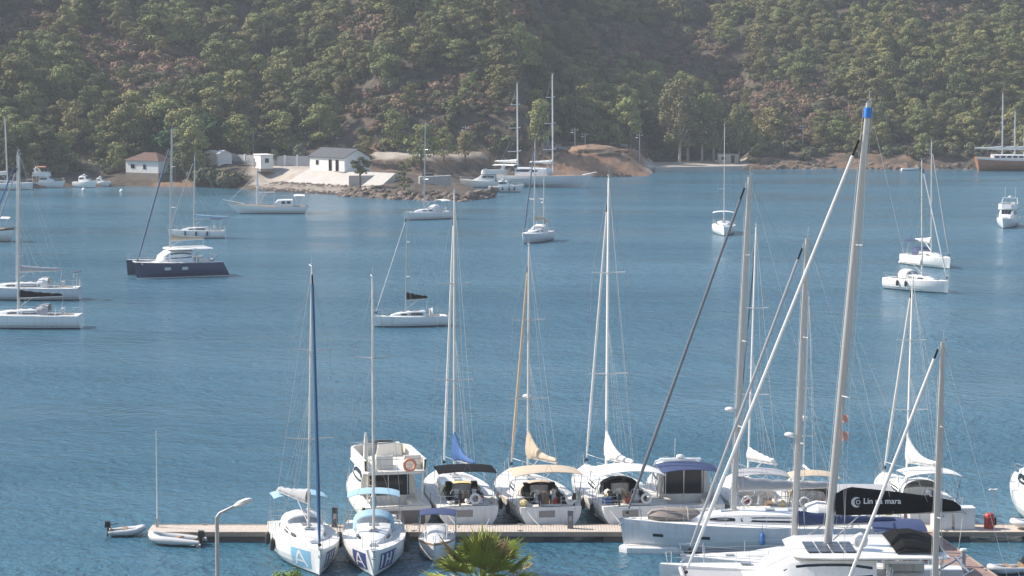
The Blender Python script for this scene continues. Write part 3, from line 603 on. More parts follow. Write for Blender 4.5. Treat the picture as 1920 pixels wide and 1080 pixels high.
# ================================================================== BOATS
class Hull:
    def __init__(s, L, B, F, ts=.8, tm=.42, ex=2.2, sheer=.12, aft=0.0, brake=.25, srake=.15, full=4.0, v=1.7, y=0):
        s.__dict__.update(locals())
    def bm(s, t):
        if t < s.tm: f = s.ts+(1-s.ts)*math.sin(math.pi/2*t/s.tm)
        else: f = max(0.0, 1-((t-s.tm)/(1-s.tm))**s.ex)
        return max(.03, s.B/2*f)
    def zs(s, t): return s.F*(1+s.sheer*t*t+s.aft*(1-t)**2)
    def pt(s, t, z, side=1, off=0):
        zt = s.zs(t); q = min(1, max(0, (z+.5)/(zt+.5))); e = s.full+(s.v-s.full)*t**3
        y = s.bm(t)*(1-(1-q)**e)
        x = -s.L/2+s.L*t+s.brake*(z/s.F)*t**4-s.srake*(1-z/s.F)*(1-t)**6
        return (x, s.y+side*(y+off), z)
    def tx(s, x): return min(1, max(0, (x+s.L/2)/s.L))
    def build(s, root, hull, boot=BOOT, stripe=None, n=20, name='hull'):
        m = MB(); rows = []
        for i in range(n+1):
            t = (i/n)**.9; zt = s.zs(t)
            lv = [-.5, -.3, -.08, .10]+[.10+(zt-.10)*q for q in (.25, .5, .72, .86, 1)]
            rows.append([s.pt(t, z, -1) for z in reversed(lv)]+[s.pt(t, z, 1) for z in lv])
        K = len(rows[0]); vs = [p for r in rows for p in r]; kl = [2, 0, 0, 0, 0, 1, 1, 1]; kl = [2, 0, 0, 0, 0, 1, 1, 1, 1, 1, 1, 1, 0, 0, 0, 0, 2]
        for i in range(n):
            for j in range(K-1):
                m.add([vs[i*K+j], vs[(i+1)*K+j], vs[(i+1)*K+j+1], vs[i*K+j+1]], [(0, 1, 2, 3)], kl[j])
        m.add(rows[0], [tuple(range(K))], 0); m.add(rows[-1], [tuple(range(K-1, -1, -1))], 0)
        o = m.build(name, [hull, boot, stripe or hull], root, 30)
        bm_ = o.data; return o
    def deck(s, root, mat, cock=None, camber=.06, n=20, name='deck', well=DECK, seat=TEAK):
        ts = [i/n*.995 for i in range(n+1)]; c0 = c1 = None
        if cock:
            c0, c1 = s.tx(cock[0]), s.tx(cock[1]); ts = sorted([t for t in ts if min(abs(t-c0), abs(t-c1)) > .012]+[c0, c1])
        m = MB()
        for i in range(len(ts)-1):
            q = []
            for t in (ts[i], ts[i+1]):
                b = s.bm(t); z = s.zs(t)-.01; x = s.pt(t, s.zs(t))[0]; k = min(cock[2] if cock else .5*b, .85*b)
                q.append([(x, s.y+y, z+camber*(1-(y/b)**2)) for y in (-b, -k, 0, k, b)])
            for j in range(4):
                if cock and c0-1e-6 <= ts[i] and ts[i+1] <= c1+1e-6 and j in (1, 2): continue
                m.add([q[0][j], q[1][j], q[1][j+1], q[0][j+1]], [(0, 1, 2, 3)])
        m.build(name, mat, root, 30)
        if cock:
            x0, x1, k, dp = cock; zt = s.zs(c0)+camber*.6; z0 = zt-dp; m = MB(); y = s.y
            P = lambda x, yy, z: (x, y+yy, z)
            m.add([P(x0,-k,z0),P(x1,-k,z0),P(x1,k,z0),P(x0,k,z0)], [(0,1,2,3)])
            for a, b in (((x0,-k),(x1,-k)),((x1,-k),(x1,k)),((x1,k),(x0,k)),((x0,k),(x0,-k))):
                m.add([P(*a,z0),P(*b,z0),P(*b,zt),P(*a,zt)], [(0,1,2,3)])
            m.build('cockpit', well, root, 0)
            for sd_ in (-1, 1):
                one('box', ((x0+x1)/2+.1, y+sd_*(k-.26), z0+.2), ((x1-x0)*.8, .5, .4)).build('cockpit_seat', seat, root, 0)

def canopy(root, name, x0, x1, hw, z, mat, rise=.18, front=None, legs=None, th=.03, fr=STEEL, sag=0, back=0):
    """arched fabric roof on hoops; legs = z of the deck the hoops stand on"""
    m = MB(); N = 6
    for s_ in (0, 1):
        rg = []
        for i in range(N):
            x = x0+(x1-x0)*i/(N-1); e = 1-abs(2*i/(N-1)-1)**3*.5; zz = z-back*(1-i/(N-1))
            rg.append([(x, hw*math.sin(a)/math.sin(1.15), zz-th*s_-rise*(1-math.cos(a))/(1-math.cos(1.15))-(1-e)*.1+sag*math.sin(i*2.2+a*5)*.02) for a in [(-1.15+2.3*j/10) for j in range(11)]])
        if s_ == 0: top = rg
        else: bot = rg
    for a, b in zip(top, top[1:]): m.loft([a, b], closed=False, cap=False)
    for a, b in zip(bot, bot[1:]): m.loft([b, a], closed=False, cap=False)
    for e in (0, -1): m.loft([top[e], bot[e]], closed=False, cap=False)
    for j in (0, -1): m.loft([[r[j] for r in top], [r[j] for r in bot]], closed=False, cap=False)
    o = m.build(name, mat, root, 60)
    if legs is not None:
        f = MB()
        for x, xb in ((x0+.1, (x0+x1)/2-.25), (x1-.1, (x0+x1)/2+.25)):
            for s_ in (-1, 1): f.tube([(xb, s_*hw*.98, legs), (x, s_*hw*.97, z-rise-.05-back*(x < (x0+x1)/2))], .02, 5)
        for x in (x0+.1, x1-.1):
            f.tube([(x, hw*math.sin(a)/math.sin(1.15), z-th-.03-rise*(1-math.cos(a))/(1-math.cos(1.15))-back*(x < (x0+x1)/2)) for a in [(-1.15+2.3*j/10) for j in range(11)]], .016, 4)
        f.build(name+'_frame', fr, root)
    return o

def cabin(root, rings, mat, name='coachroof'):
    """rings: (x, halfwidth, zbase, ztop) from aft to bow; returns the side surface"""
    m = MB(); rg = []
    for x, w_, z0, z1 in rings:
        h = z1-z0
        rg.append([(x, -w_, z0), (x, -w_*.93, z0+h*.55), (x, -w_*.84, z0+h*.9), (x, -w_*.6, z1), (x, 0, z1+.04), (x, w_*.6, z1), (x, w_*.84, z0+h*.9), (x, w_*.93, z0+h*.55), (x, w_, z0)])
    m.loft(rg, closed=True); o = m.build(name, mat, root, 32); return o
def strip(root, rings, a, b, h0, h1, mat, name='window', parent=None, n=6, out=.012, sides=(-1, 1)):
    """dark glazing set on both sides of a cabin made from the same rings"""
    def at(x):
        for p, q in zip(rings, rings[1:]):
            if p[0] <= x <= q[0]:
                f = (x-p[0])/(q[0]-p[0]); return [p[i]+(q[i]-p[i])*f for i in range(4)]
        return rings[-1]
    for s_ in sides:
        m = MB(); lo = []; hi = []
        for i in range(n+1):
            x = a+(b-a)*i/n; _, w_, z0, z1 = at(x); h = z1-z0; e = min(1, 4*i/n, 4*(n-i)/n)
            def yy(u): return w_*(1-.07*u/.55) if u < .55 else w_*(.93-.09*(u-.55)/.35)
            u0, u1 = h0+.06*(1-e), h1-.10*(1-e)
            lo.append((x, s_*(yy(u0)+out), z0+h*u0)); hi.append((x, s_*(yy(u1)+out), z0+h*u1))
        m.loft([lo, hi] if s_ < 0 else [hi, lo], closed=False, cap=False)
        m.build(name, mat, parent or root, 0)

def fender(root, p, mat=FENDERB, r=.13, h=.6):
    m = MB(); x, y, z = p
    m.tube([(x, y, z-h/2), (x, y, z-h/2+.08), (x, y, z+h/2-.1), (x, y, z+h/2), (x, y, z+h/2+.08)], [.04, r, r, r*.6, .03], 8)
    m.tube([(x, y, z+h/2), (x, y*.98, z+h/2+.6)], .012, 4); m.build('fender', mat, root)

def rails(root, H, t0=.03, t1=.97, h=.6, gap=(0, 0), name='guard_rail', mid=True, pul=True):
    m = MB(); n = max(4, int(H.L*(t1-t0)/1.9))
    for s_ in (-1, 1):
        P = []
        for i in range(n+1):
            t = t0+(t1-t0)*i/n; x, y, z = H.pt(t, H.zs(t), s_, -.06); P.append((x, y, z)); m.tube([(x, y, z), (x, y, z+h)], .014, 4)
        for k in ((.5, 1) if mid else (1,)): m.tube([(x, y, z+h*k) for x, y, z in P], .008, 4)
    m.build(name, STEEL, root)
    if pul:
        tb = 1-1.1/H.L; a = H.pt(tb, H.zs(tb), 1, -.05); b = H.pt(tb, H.zs(tb), -1, -.05); f = H.pt(1, H.zs(1)); m = MB()
        m.tube([a, (a[0]+.05, a[1], a[2]+h), (f[0]+.1, .12, f[2]+h), (f[0]+.1, -.12, f[2]+h), (b[0]+.05, b[1], b[2]+h), b], .018, 5)
        m.tube([(f[0]-.1, .1, f[2]), (f[0]+.1, .12, f[2]+h)], .015, 4); m.tube([(f[0]-.1, -.1, f[2]), (f[0]+.1, -.12, f[2]+h)], .015, 4)
        m.build('pulpit', STEEL, root)
        t = .10; a = H.pt(t, H.zs(t), 1, -.06); b = H.pt(t, H.zs(t), -1, -.06); c = H.pt(.005, H.zs(0), 1, -.08); d = H.pt(.005, H.zs(0), -1, -.08)
        for a, c in ((a, c), (b, d)):
            m = MB()
            for k in (1, .55): m.tube([(a[0], a[1], a[2]+h*k), (c[0], c[1], c[2]+h*k), (c[0], c[1]*.35, c[2]+h*k)], .016, 5)
            for q in (c, (c[0], c[1]*.35, c[2])): m.tube([q, (q[0], q[1], q[2]+h)], .015, 4)
            m.build('pushpit', STEEL, root)

def hull_print(root, H, side, t0, t1, z0, z1, mat, glyph, ink, parent=None):
    """flat print on the bow: a colour panel and letter strokes following the hull surface"""
    def S(u, v, off): 
        t = t0+(t1-t0)*u; z = z0+(z1-z0)*v; return H.pt(t, z, side, off)
    m = MB(); n = 6
    if mat:
        for i in range(n):
            for j in range(4): m.add([S(i/n, j/4, .012), S((i+1)/n, j/4, .012), S((i+1)/n, (j+1)/4, .012), S(i/n, (j+1)/4, .012)], [(0, 1, 2, 3)])
        pan = m.build('bow_print', mat, parent or root, 0)
    else: pan = root
    m = MB(); wd = .05
    for (u0, v0, u1, v1) in glyph:
        for k in range(4):
            f0, f1 = k/4, (k+1)/4
            a = (u0+(u1-u0)*f0, v0+(v1-v0)*f0); b = (u0+(u1-u0)*f1, v0+(v1-v0)*f1)
            if abs(u1-u0) > abs(v1-v0): m.add([S(a[0], a[1]-wd, .02), S(b[0], b[1]-wd, .02), S(b[0], b[1]+wd, .02), S(a[0], a[1]+wd, .02)], [(0, 1, 2, 3)])
            else: m.add([S(a[0]-wd, a[1], .02), S(b[0]-wd, b[1], .02), S(b[0]+wd, b[1], .02), S(a[0]+wd, a[1], .02)], [(0, 1, 2, 3)])
    m.build('letter_strokes', ink, pan, 0)

def rig(root, mx, zd, top, chord, bowx, bowz, hw, sternx, sternz, rake=R(1.2), nsp=2, mat=ALU, jib=None, jibr=.09, frac=.93, boomL=4.5, boomz=1.2, cover=None,
        coverstyle='low', boomyaw=0, spw=None, backstay=True, wires=True, jibfoot=.5, boompitch=R(2), radar=None, wind=True, steps=True, boom=True, my=0):
    hgt = top-zd; tr = math.tan(rake)
    def mp(z, dx=0, dy=0): return (mx-(z-zd)*tr+dx, my+dy, z)
    m = MB(); rg = []
    for f in (0, .3, .6, .85, 1):
        z = zd-.05+hgt*f; c = chord*(1 if f < .7 else 1-.35*(f-.7)/.3); rg.append([mp(z, c/2*math.cos(a), c*.30*math.sin(a)) for a in [i*math.pi/5 for i in range(10)]])
    m.loft(rg); m.box(mp(zd+.02), (chord*1.6, chord*1.3, .10)); mast = m.build('mast', mat, root, 50)
    sw = spw or hw*.62; zz = []
    for i in range(nsp):
        z = zd+hgt*(i+1)/(nsp+1)*1.02; zz.append(z); q = sw*(1-.18*i)
        for s_ in (-1, 1):
            m = MB(); a = mp(z); m.tube([a, (a[0]-.22*q, my+s_*q, z+.06)], [.10, .08] if sw > 2 else [.045, .028], 6); m.build('spreader', mat, mast)
    m = MB()
    if wind:
        a = mp(top); m.tube([a, (a[0]-.05, a[1], a[2]+.55)], .012, 4); m.tube([a, (a[0]+.45, a[1], a[2]+.12), (a[0]+.45, a[1], a[2]+.25)], .012, 4); m.tube([(a[0]-.3, a[1]-.1, a[2]+.1), a], .012, 4)
        m.ball((a[0]-.12, a[1], a[2]+.12), .06, 6, 4); m.build('masthead_antenna', GALV, mast)
    if wires:
        m = MB(); r = .009
        for s_ in (-1, 1):
            P = [(mx-.35, my+s_*hw, zd-.2)]
            for i, z in enumerate(zz): a = mp(z); q = sw*(1-.18*i); P.append((a[0]-.22*q, my+s_*q, z+.06))
            m.tube(P+[mp(zd+hgt*.96)], r, 4); a = mp(zz[0]) if zz else mp(zd+hgt*.5); m.tube([(mx-.5, my+s_*hw*.95, zd-.2), a], r, 4)
            if len(zz) > 1: m.tube([P[1], mp(zz[1])], r*.8, 4)
        if backstay:
            a = mp(top-.05); m.tube([a, (sternx+.8, my, sternz+2.4)], r, 4)
            for s_ in (-1, 1): m.tube([(sternx+.8, my, sternz+2.4), (sternx+.1, my+s_*hw*.6, sternz)], r, 4)
        m.build('standing_rigging', WIRE, root)
        m = MB(); m.tube([mp(zd+.3, chord*.7, .03), mp(top-.3, chord*.6, .03)], .008, 4); m.tube([mp(zd+1, -chord*.8, .06), mp(top-.2, -chord*.5, .03)], .009, 4); m.build('halyard', ROPE, mast)
    zf = zd+hgt*frac; fa = mp(zf, chord/2); fb = (bowx, my, bowz)
    m = MB(); m.tube([fb, fa], .012, 4); m.build('forestay', WIRE, root)
    if jib:
        A, B_ = Vector(fb), Vector(fa); f0 = jibfoot/(B_-A).length; m = MB()
        pts = [A.lerp(B_, f0+(.95-f0)*i/14) for i in range(15)]
        rr = [jibr*(.55+.45*min(1, i/2)*(1-.55*i/14)*1.15+.05*math.sin(i*2.7)) for i in range(15)]
        m.tube(pts, rr, 7); jo = m.build('furled_jib', jib, root)
        m = MB(); a = A.lerp(B_, f0*.6); m.ball(a, .11, 8, 4); m.build('furler_drum', RUBBER, jo)
        m = MB(); a = A.lerp(B_, .95); b = A.lerp(B_, .985); m.tube([a, b], .05, 6); m.build('swivel', BLACKF, jo)
    if radar is not None:
        m = MB(); a = mp(zd+hgt*radar); m.ball((a[0]+chord/2+.32, my, a[2]+.1), (.27, .27, .13), 10, 5); m.box((a[0]+chord/2+.12, my, a[2]-.03), (.4, .12, .05)); m.build('radar_dome', WHITE, mast)
    if boom:
        g = Vector(mp(zd+boomz, -chord*.6)); d = Vector((-math.cos(boomyaw)*math.cos(boompitch), math.sin(boomyaw)*math.cos(boompitch), math.sin(boompitch))); e = g+d*boomL
        m = MB(); m.tube([g, e], [.09, .075], 8); m.tube([e+d*.01, e+d*.03], .08, 8); bo = m.build('boom', mat, root)
        m = MB(); m.tube([Vector(mp(zd+.25, -chord*.6)), g+d*1.3], .035, 6); m.build('vang', mat, root)
        m = MB(); m.tube([e, (Vector(mp(top-.05)))], .007, 4); m.tube([e, (e.x+.2, my, zd-.1)], .014, 4); m.build('topping_lift', ROPE, root)
        if cover:
            m = MB(); rg = []; nn = 16; sdv = d.cross(Vector((0, 0, 1))).normalized()
            for i in range(nn+1):
                f = i/nn; c = g+d*(boomL*f*.98)
                if coverstyle == 'bag': hh = .34+1.0*(1-f)**.7*min(1, .6+4*f); ww = .22*(1-.3*f)
                elif coverstyle == 'drop': hh = .24+1.35*(1-f)**3; ww = .2*(1-.35*f)
                else: hh = .22+.48*(1-f)**1.5+.03*math.sin(i*1.9); ww = .19*(1-.35*f)
                if i == nn: hh *= .6; ww *= .6
                c = c+Vector((0, 0, .06)); pr = []
                for ux, uz in ((-.35, -.12), (.35, -.12), (.95, .1), (1, .35), (.8, .7), (.35, .97), (0, 1.02), (-.35, .97), (-.8, .7), (-1, .35), (-.95, .1)):
                    wob = 1+(.09*math.sin(i*1.7+uz*5) if coverstyle != 'bag' else .03*math.sin(i*1.3))
                    pr.append(c+sdv*(ux*ww*wob)+Vector((0, 0, uz*hh)))
                rg.append(pr)
            m.loft(rg); co = m.build('sail_cover', cover, root, 60)
            m = MB()
            for q in (.45, .75):
                for s_ in (-1, 1): m.tube([g+d*(boomL*q)+sdv*(s_*.15), Vector(mp(zd+hgt*.52))], .005, 4)
            m.build('lazy_jack', ROPE, root)
            return mast, co, g, d
    return mast, None, None, None

def wheel(root, x, y, z, r=.45):
    m = MB(); m.torus((x, y, z), r, .022, 'x', 20, 5)
    for i in range(5): a = i*2*math.pi/5; m.tube([(x, y, z), (x, y+r*math.cos(a), z+r*math.sin(a))], .012, 4)
    m.build('wheel', STEEL, root); m = MB(); m.box((x+.18, y, z-.3), (.26, .3, .85), top=.7); m.ball((x+.18, y, z+.2), (.16, .16, .1), 8, 4); m.build('helm_pedestal', WHITE, root)

def sailboat(label, px, py, L, B, F, head, top, group=None, name='sailing_yacht', hull=WHITE, boot=BOOT, stripe=None, mfrac=.56, chord=.22, rake=R(1.3), heel=0, mat=ALU,
             jib=WHITEF, jibr=.09, cover=WHITEF, coverstyle='low', bimini=None, hood=None, boomyaw=0, nsp=2, radar=None, ts=.82, wires=True, loc=None, fenders=(), fmat=FENDERB, detail=2, under=False, hoodh=1.0, brise=.22, moor=False,
             arch=False, twin=False, frac=.93, boomL=None, clutter=0, mizzen=None, jibfoot=.5, bimz=2.0, bimw=.42, spw=None, windows=True, hatch=True, full=4.0, hoodglass=True, boomz=1.15):
    p = loc or W(px, py)
    root = thing(name, label, 'sailboat', (p[0], p[1], 0), R(head), group, rx=heel)
    H = Hull(L, B, F, ts=ts, full=full); H.build(root, hull, boot, stripe)
    mx = -L/2+L*mfrac; x0, x1 = -L/2+.055*L, -L/2+.30*L; cw = min(.36*B, .95)
    H.deck(root, DECK, (x0, x1, cw, .5))
    zd = H.zs(.5); ch = .38+.012*L
    rg = []
    for f, wf, hf in ((.30, .62, 1), (.36, .64, 1.0), (mfrac-.04, .62, .92), (mfrac+.06, .55, .72), (mfrac+.15, .42, .42), (mfrac+.21, .22, .1)):
        f = min(f, .9); rg.append((-L/2+L*f, min(H.bm(f)*wf, H.bm(f)-.3), H.zs(f)-.02, H.zs(f)+.06+ch*hf))
    cab = cabin(root, rg, WHITE)
    if windows:
        strip(root, rg, -L/2+L*.34, -L/2+L*(mfrac-.02), .25, .72, GLASS, parent=cab)
        strip(root, rg, -L/2+L*(mfrac-.0), -L/2+L*(mfrac+.09), .28, .7, GLASS, parent=cab)
    if hatch:
        for f in (mfrac+.03, .40, .48):
            z = [r for r in rg if r[0] <= -L/2+L*f][-1]; zt = np.interp(-L/2+L*f, [r[0] for r in rg], [r[3] for r in rg])+.05
            one('box', (-L/2+L*f, 0, zt), (.5, .5, .04)).build('hatch', CLEAR, root, 0)
        f = mfrac+.26
        one('box', (-L/2+L*f, 0, H.zs(f)+.07), (.45, .45, .04)).build('hatch', CLEAR, root, 0)
    # companionway
    one('box', (x1+.02, 0, H.zs(.3)+.02), (.03, .55, ch*1.5)).build('companionway', GLASS, root, 0)
    if detail > 0:
        rails(root, H, t0=.08, t1=1-1.1/L, pul=True)
        if twin:
            for s_ in (-1, 1): wheel(root, x0+.9, s_*cw*.55, F+.42, .38)
        else: wheel(root, x0+1.0, 0, F+.42, .46)
        for s_ in (-1, 1):
            m = MB()
            for xx in (x1-.25, x1-1.1): m.tube([(xx, s_*(cw+.12), F+.04), (xx, s_*(cw+.12), F+.2)], [.1, .07], 8)
            m.build('winch', STEEL, root)
        m = MB(); bx = L/2; zb = H.zs(1); m.box((bx+.05, 0, zb+.02), (.55, .16, .06)); m.tube([(bx+.3, 0, zb), (bx+.22, 0, zb-.35)], .03, 5); m.box((bx+.18, 0, zb-.32), (.32, .22, .06), ry=.5); m.build('anchor', GALV, root)
    if hood:
        m = MB(); rgs = []; hwid = cw+.22; zb = H.zs(.3)+.10
        for x, h, wf in ((x1+1.15, .36, .8), (x1+.75, .86, .95), (x1+.2, 1.05, 1), (x1-.35, 1.0, 1)):
            rgs.append([(x, hwid*wf*math.sin(a)/1.0, zb+h*hoodh*(math.cos(a)**.55 if math.cos(a) > 0 else 0)) for a in [-math.pi/2+math.pi*j/12 for j in range(13)]])
        for a, b in zip(rgs, rgs[1:]): m.loft([a, b], closed=False, cap=False)
        hd = m.build('sprayhood', hood, root, 70)
        if hoodglass:
            for j0, j1 in ((2, 5), (5, 7), (7, 10)):
                m = MB(); A = rgs[0]; Bq = rgs[1]
                def mixp(p, q, f): return tuple(p[i]+(q[i]-p[i])*f+(.02 if i != 1 else 0) for i in range(3))
                m.loft([[mixp(A[j], Bq[j], .18) for j in range(j0, j1+1)], [mixp(A[j], Bq[j], .82) for j in range(j0, j1+1)]], closed=False, cap=False); m.build('window', CLEAR, hd, 0)
    if bimini:
        canopy(root, 'bimini', x0-.15, x1-.55, B*bimw, F+bimz, bimini, rise=brise, legs=F)
    if arch:
        m = MB()
        for dx in (0, .35): m.tube([(-L/2+.25+dx, -B*.33, F), (-L/2+.05+dx, -B*.3, F+1.7), (-L/2+.05+dx, B*.3, F+1.7), (-L/2+.25+dx, B*.33, F)], .03, 6)
        m.build('stern_arch', STEEL, root); one('box', (-L/2+.2, 0, F+1.78), (.7, B*.5, .04), ry=.1).build('solar_panel', SOLAR, root, 0)
    if moor:
        for s_ in (-1, 1):
            A_ = Vector((-L/2+.15, s_*B*.36, F+.05)); B_ = Vector((-L/2-1.3, s_*B*.2, .62)); one('tube', [A_.lerp(B_, i/6)-Vector((0, 0, .5*(i/6)*(1-i/6))) for i in range(7)], .02, 5).build('mooring_line', ROPE, root)
    if under:
        zc = F+.55
        for s_ in (-1, 1):
            one('box', (x0+1.3, s_*cw*.95, zc-.35), (1.5, .25, .5)).build('cockpit_shade_box', BLACKF, root, 20); one('box', (x1-.2, s_*cw*.8, zc-.1), (.5, .35, .75)).build('forward_shade_box', BLACKF, root, 20)  # black boxes added to deepen the shade under the bimini
        one('box', (x0+1.5, 0, zc-.45), (.9, .45, .7)).build('cockpit_table', TEAK, root, 20)
        m = MB(); m.box((-L/2-.03, .25, F*.55), (.06, .95, F*.62)); m.build('transom_gate', M('gate grey', (.30, .28, .26), .7), root, 0)
    for (fx, sd_) in fenders:
        t = H.tx(-L/2+fx*L); q = H.pt(t, .65*F, sd_, .13); fender(root, q, fmat, .14, .65)
    bl = boomL or (mx+L/2)*.70
    zm = np.interp(mx, [r[0] for r in rg], [r[3] for r in rg])+.03
    mast, co, g, d = rig(root, mx, zm, top, chord, L/2-.05, H.zs(1)+.05, B*.46, -L/2, F, rake, nsp, mat, jib, jibr, frac, bl, boomz, cover, coverstyle, boomyaw, spw=spw, wires=wires, radar=radar, jibfoot=jibfoot)
    if mizzen:
        rig(root, -L/2+.16*L, F, mizzen, .16, mx-.2, F+ch+.3, B*.4, -L/2, F, rake, 1, mat, None, frac=.6, boomL=1.8, cover=cover, wires=wires, radar=.45)
    cl = [('cushion', NAVYF), ('sail_bag', WHITEF), ('jerrycan', RED), ('outboard_motor', RUBBER), ('rope_coil', ROPE), ('cool_box', BLUEF), ('life_jacket_bag', YELF), ('cushion', BEIGEF), ('bucket', RUBBER), ('life_ring', WHITEF if int(L*10) % 3 else ORANGE), ('towel', WHITEF), ('crate', TEAK)]
    rs = random.Random(int(L*100+px+p[0]*37)); ko = int(abs(p[0])*3)
    for i in range(clutter):
        nm, mt = cl[(i*5+ko) % len(cl)]; x = rs.uniform(x0+.1, x1-.2); y = rs.choice((-1, 1))*rs.uniform(cw*.3, cw*.95); m = MB()
        if i % 3 == 0: x = x0-.15; y = rs.uniform(-B*.38, B*.38)
        z = F+.12 if abs(y) > cw*.8 or i % 3 == 0 else F-.02
        if nm == 'life_ring': m.torus((-L/2+.1, y, F+.42), .26, .07, 'x', 14, 6)
        elif nm == 'rope_coil': m.torus((x, y, z+.05), .18, .06, 'z', 10, 5)
        elif nm in ('jerrycan', 'cool_box', 'crate'): m.box((x, y, z+.15), (.35, .25, .32), rs.uniform(0, 3), top=.92)
        elif nm == 'outboard_motor': m.box((-L/2+.15, y, F+.55), (.28, .22, .35), top=.8); m.tube([(-L/2+.15, y, F+.4), (-L/2+.1, y, F-.1)], .06, 6)
        else: m.ball((x, y, z+.1), (rs.uniform(.2, .45), rs.uniform(.15, .28), rs.uniform(.12, .26)), 8, 5, noisy=.12)
        m.build(nm, mt, root)
    return root, H, (co, g, d)

def motorboat(label, px, py, L, B, F, head, group=None, name='motor_yacht', hull=WHITE, sup=WHITE, fly=True, bim=None, h=1.75, loc=None, arch=True, boot=BOOT, stripe=None, detail=1, xs=(-.20, .26),
              antenna=0, ring=False, dome=True, hard=False, fenders=(), davit=False, sheer=.32, soft=None, stern_dark=True):
    p = loc or W(px, py); root = thing(name, label, 'motorboat', (p[0], p[1], 0), R(head), group)
    H = Hull(L, B, F, ts=.9, tm=.35, ex=2.5, sheer=sheer, brake=.6, srake=.05, full=3.2, v=1.15); H.build(root, hull, boot, stripe)
    a, b = L*xs[0], L*xs[1]
    H.deck(root, DECK, (-L/2+.25, a-.05, B*.36, .55), camber=.05, seat=CREAM)
    one('box', (-L/2-.45, 0, .28), (1.0, B*.84, .12)).build('swim_platform', TEAK, root, 0)
    rg = []
    for f, hf in ((0, 1), (.35, 1), (.62, .98), (.82, .5), (1, .14)):
        x = a+(b-a)*f; t = H.tx(x); rg.append((x, min(H.bm(t)-.28, B*.40), H.zs(t)-.02, H.zs(0)+h*hf if hf > .3 else H.zs(t)+.12))
    cab = cabin(root, rg, sup, 'deckhouse')
    strip(root, rg, a+.15, a+(b-a)*.60, .42, .80, GLASS, parent=cab, n=10)
    # windscreen
    m = MB(); r1, r2 = rg[2], rg[3]
    for y0, y1 in ((-.8, -.29), (-.25, .25), (.29, .8)):
        def wp(f, y): return (r1[0]+(r2[0]-r1[0])*f+.02, y*(r1[1]+(r2[1]-r1[1])*f)*.8, r1[3]+(r2[3]-r1[3])*f+.035)
        m.add([wp(.08, y0), wp(.92, y0), wp(.92, y1), wp(.08, y1)], [(0, 1, 2, 3)])
    m.build('windscreen', GLASS, cab, 0)
    m = MB(); hw = rg[0][1]; zb = F-.4
    m.box((a-.02, 0, F+h*.40), (.05, hw*1.45, h*.98)); m.build('saloon_door', GLASS, cab, 0)
    for y in (-.48, 0, .48): one('box', (a-.05, y*hw*1.4, F+h*.40), (.03, .05, h*.98)).build('door_frame', STEEL, cab, 0)
    t0 = .62
    for f in (.76, .84):
        one('box', (-L/2+L*f, 0, H.zs(f)+.09), (.5, .5, .05)).build('hatch', CLEAR, root, 0)
    rails(root, H, t0=.5, t1=.985, h=.55, pul=False, name='bow_rail')
    if fly:
        zf = F+h+.08; x0, x1 = -L*.43, a+(b-a)*.66; hw = B*.42; m = MB(); rgs = []
        for x, wf in ((x0, .9), (x0+.3, 1), (x1-.9, 1), (x1-.3, .85), (x1, .55)): rgs.append((x, hw*wf))
        P = [(x, -w_) for x, w_ in rgs]+[(x, w_) for x, w_ in reversed(rgs)]
        m.loft([[(x, y, zf-.08) for x, y in P], [(x*1.005, y*1.03, zf) for x, y in P], [(x, y, zf+.10) for x, y in P]]); fo = m.build('flybridge', sup, root, 40)
        m = MB()
        for s_ in (-1, 1):
            m.loft([[(x, s_*w_, zf+.1) for x, w_ in rgs[1:]], [(x-.15, s_*w_*1.02, zf+.75) for x, w_ in rgs[1:]]], closed=False, cap=False)
            m.loft([[(x-.15, s_*w_*1.02, zf+.75) for x, w_ in rgs[1:]], [(x-.2, s_*(w_-.1), zf+.75) for x, w_ in rgs[1:]]], closed=False, cap=False)
            m.loft([[(x-.2, s_*(w_-.1), zf+.75) for x, w_ in rgs[1:]], [(x-.1, s_*(w_-.12), zf+.1) for x, w_ in rgs[1:]]], closed=False, cap=False)
        xx, w_ = rgs[-1]; m.hexa([(xx-.12, -w_, zf+.1), (xx, -w_, zf+.1), (xx, w_, zf+.1), (xx-.12, w_, zf+.1), (xx-.25, -w_, zf+.75), (xx-.15, -w_, zf+.75), (xx-.15, w_, zf+.75), (xx-.25, w_, zf+.75)])
        m.build('coaming', sup, fo, 30)
        m = MB(); m.hexa([(xx-.25, -w_*.9, zf+.75), (xx-.2, -w_*.9, zf+.75), (xx-.2, w_*.9, zf+.75), (xx-.25, w_*.9, zf+.75), (xx-.55, -w_*.8, zf+1.05), (xx-.5, -w_*.8, zf+1.05), (xx-.5, w_*.8, zf+1.05), (xx-.55, w_*.8, zf+1.05)]); m.build('flybridge_screen', CLEAR, fo, 0)
        m = MB(); m.box((xx-.75, -.3*hw, zf+.5), (.5, .9*hw, .8), top=.8); m.build('console', sup, fo, 20)
        for y in (-.62, .3):
            m = MB(); m.box((x0+1.6, y*hw, zf+.3), (1.6, hw*.55, .4)); m.box((x0+.85, y*hw, zf+.6), (.18, hw*.55, .6)); m.build('seat', CREAM, fo, 20)
        m = MB()
        for s_ in (-1, 1): m.tube([(x0+1.2, s_*hw*.9, zf+.1), (x0+1.2, s_*hw*.9, zf+.8), (x0+.1, s_*hw*.85, zf+.8), (x0+.1, s_*hw*.85, zf+.1)], .02, 5)
        m.tube([(x0+.1, -hw*.85, zf+.8), (x0+.1, hw*.85, zf+.8)], .02, 5); m.tube([(x0+.1, -hw*.85, zf+.45), (x0+.1, hw*.85, zf+.45)], .014, 5); m.build('rail', STEEL, fo)
        m = MB()
        for s_ in (-1, 1): m.tube([(-L*.40, s_*B*.38, F), (-L*.41, s_*B*.38, zf-.05)], .05, 6)
        m.build('support_post', sup, root)
        m = MB()
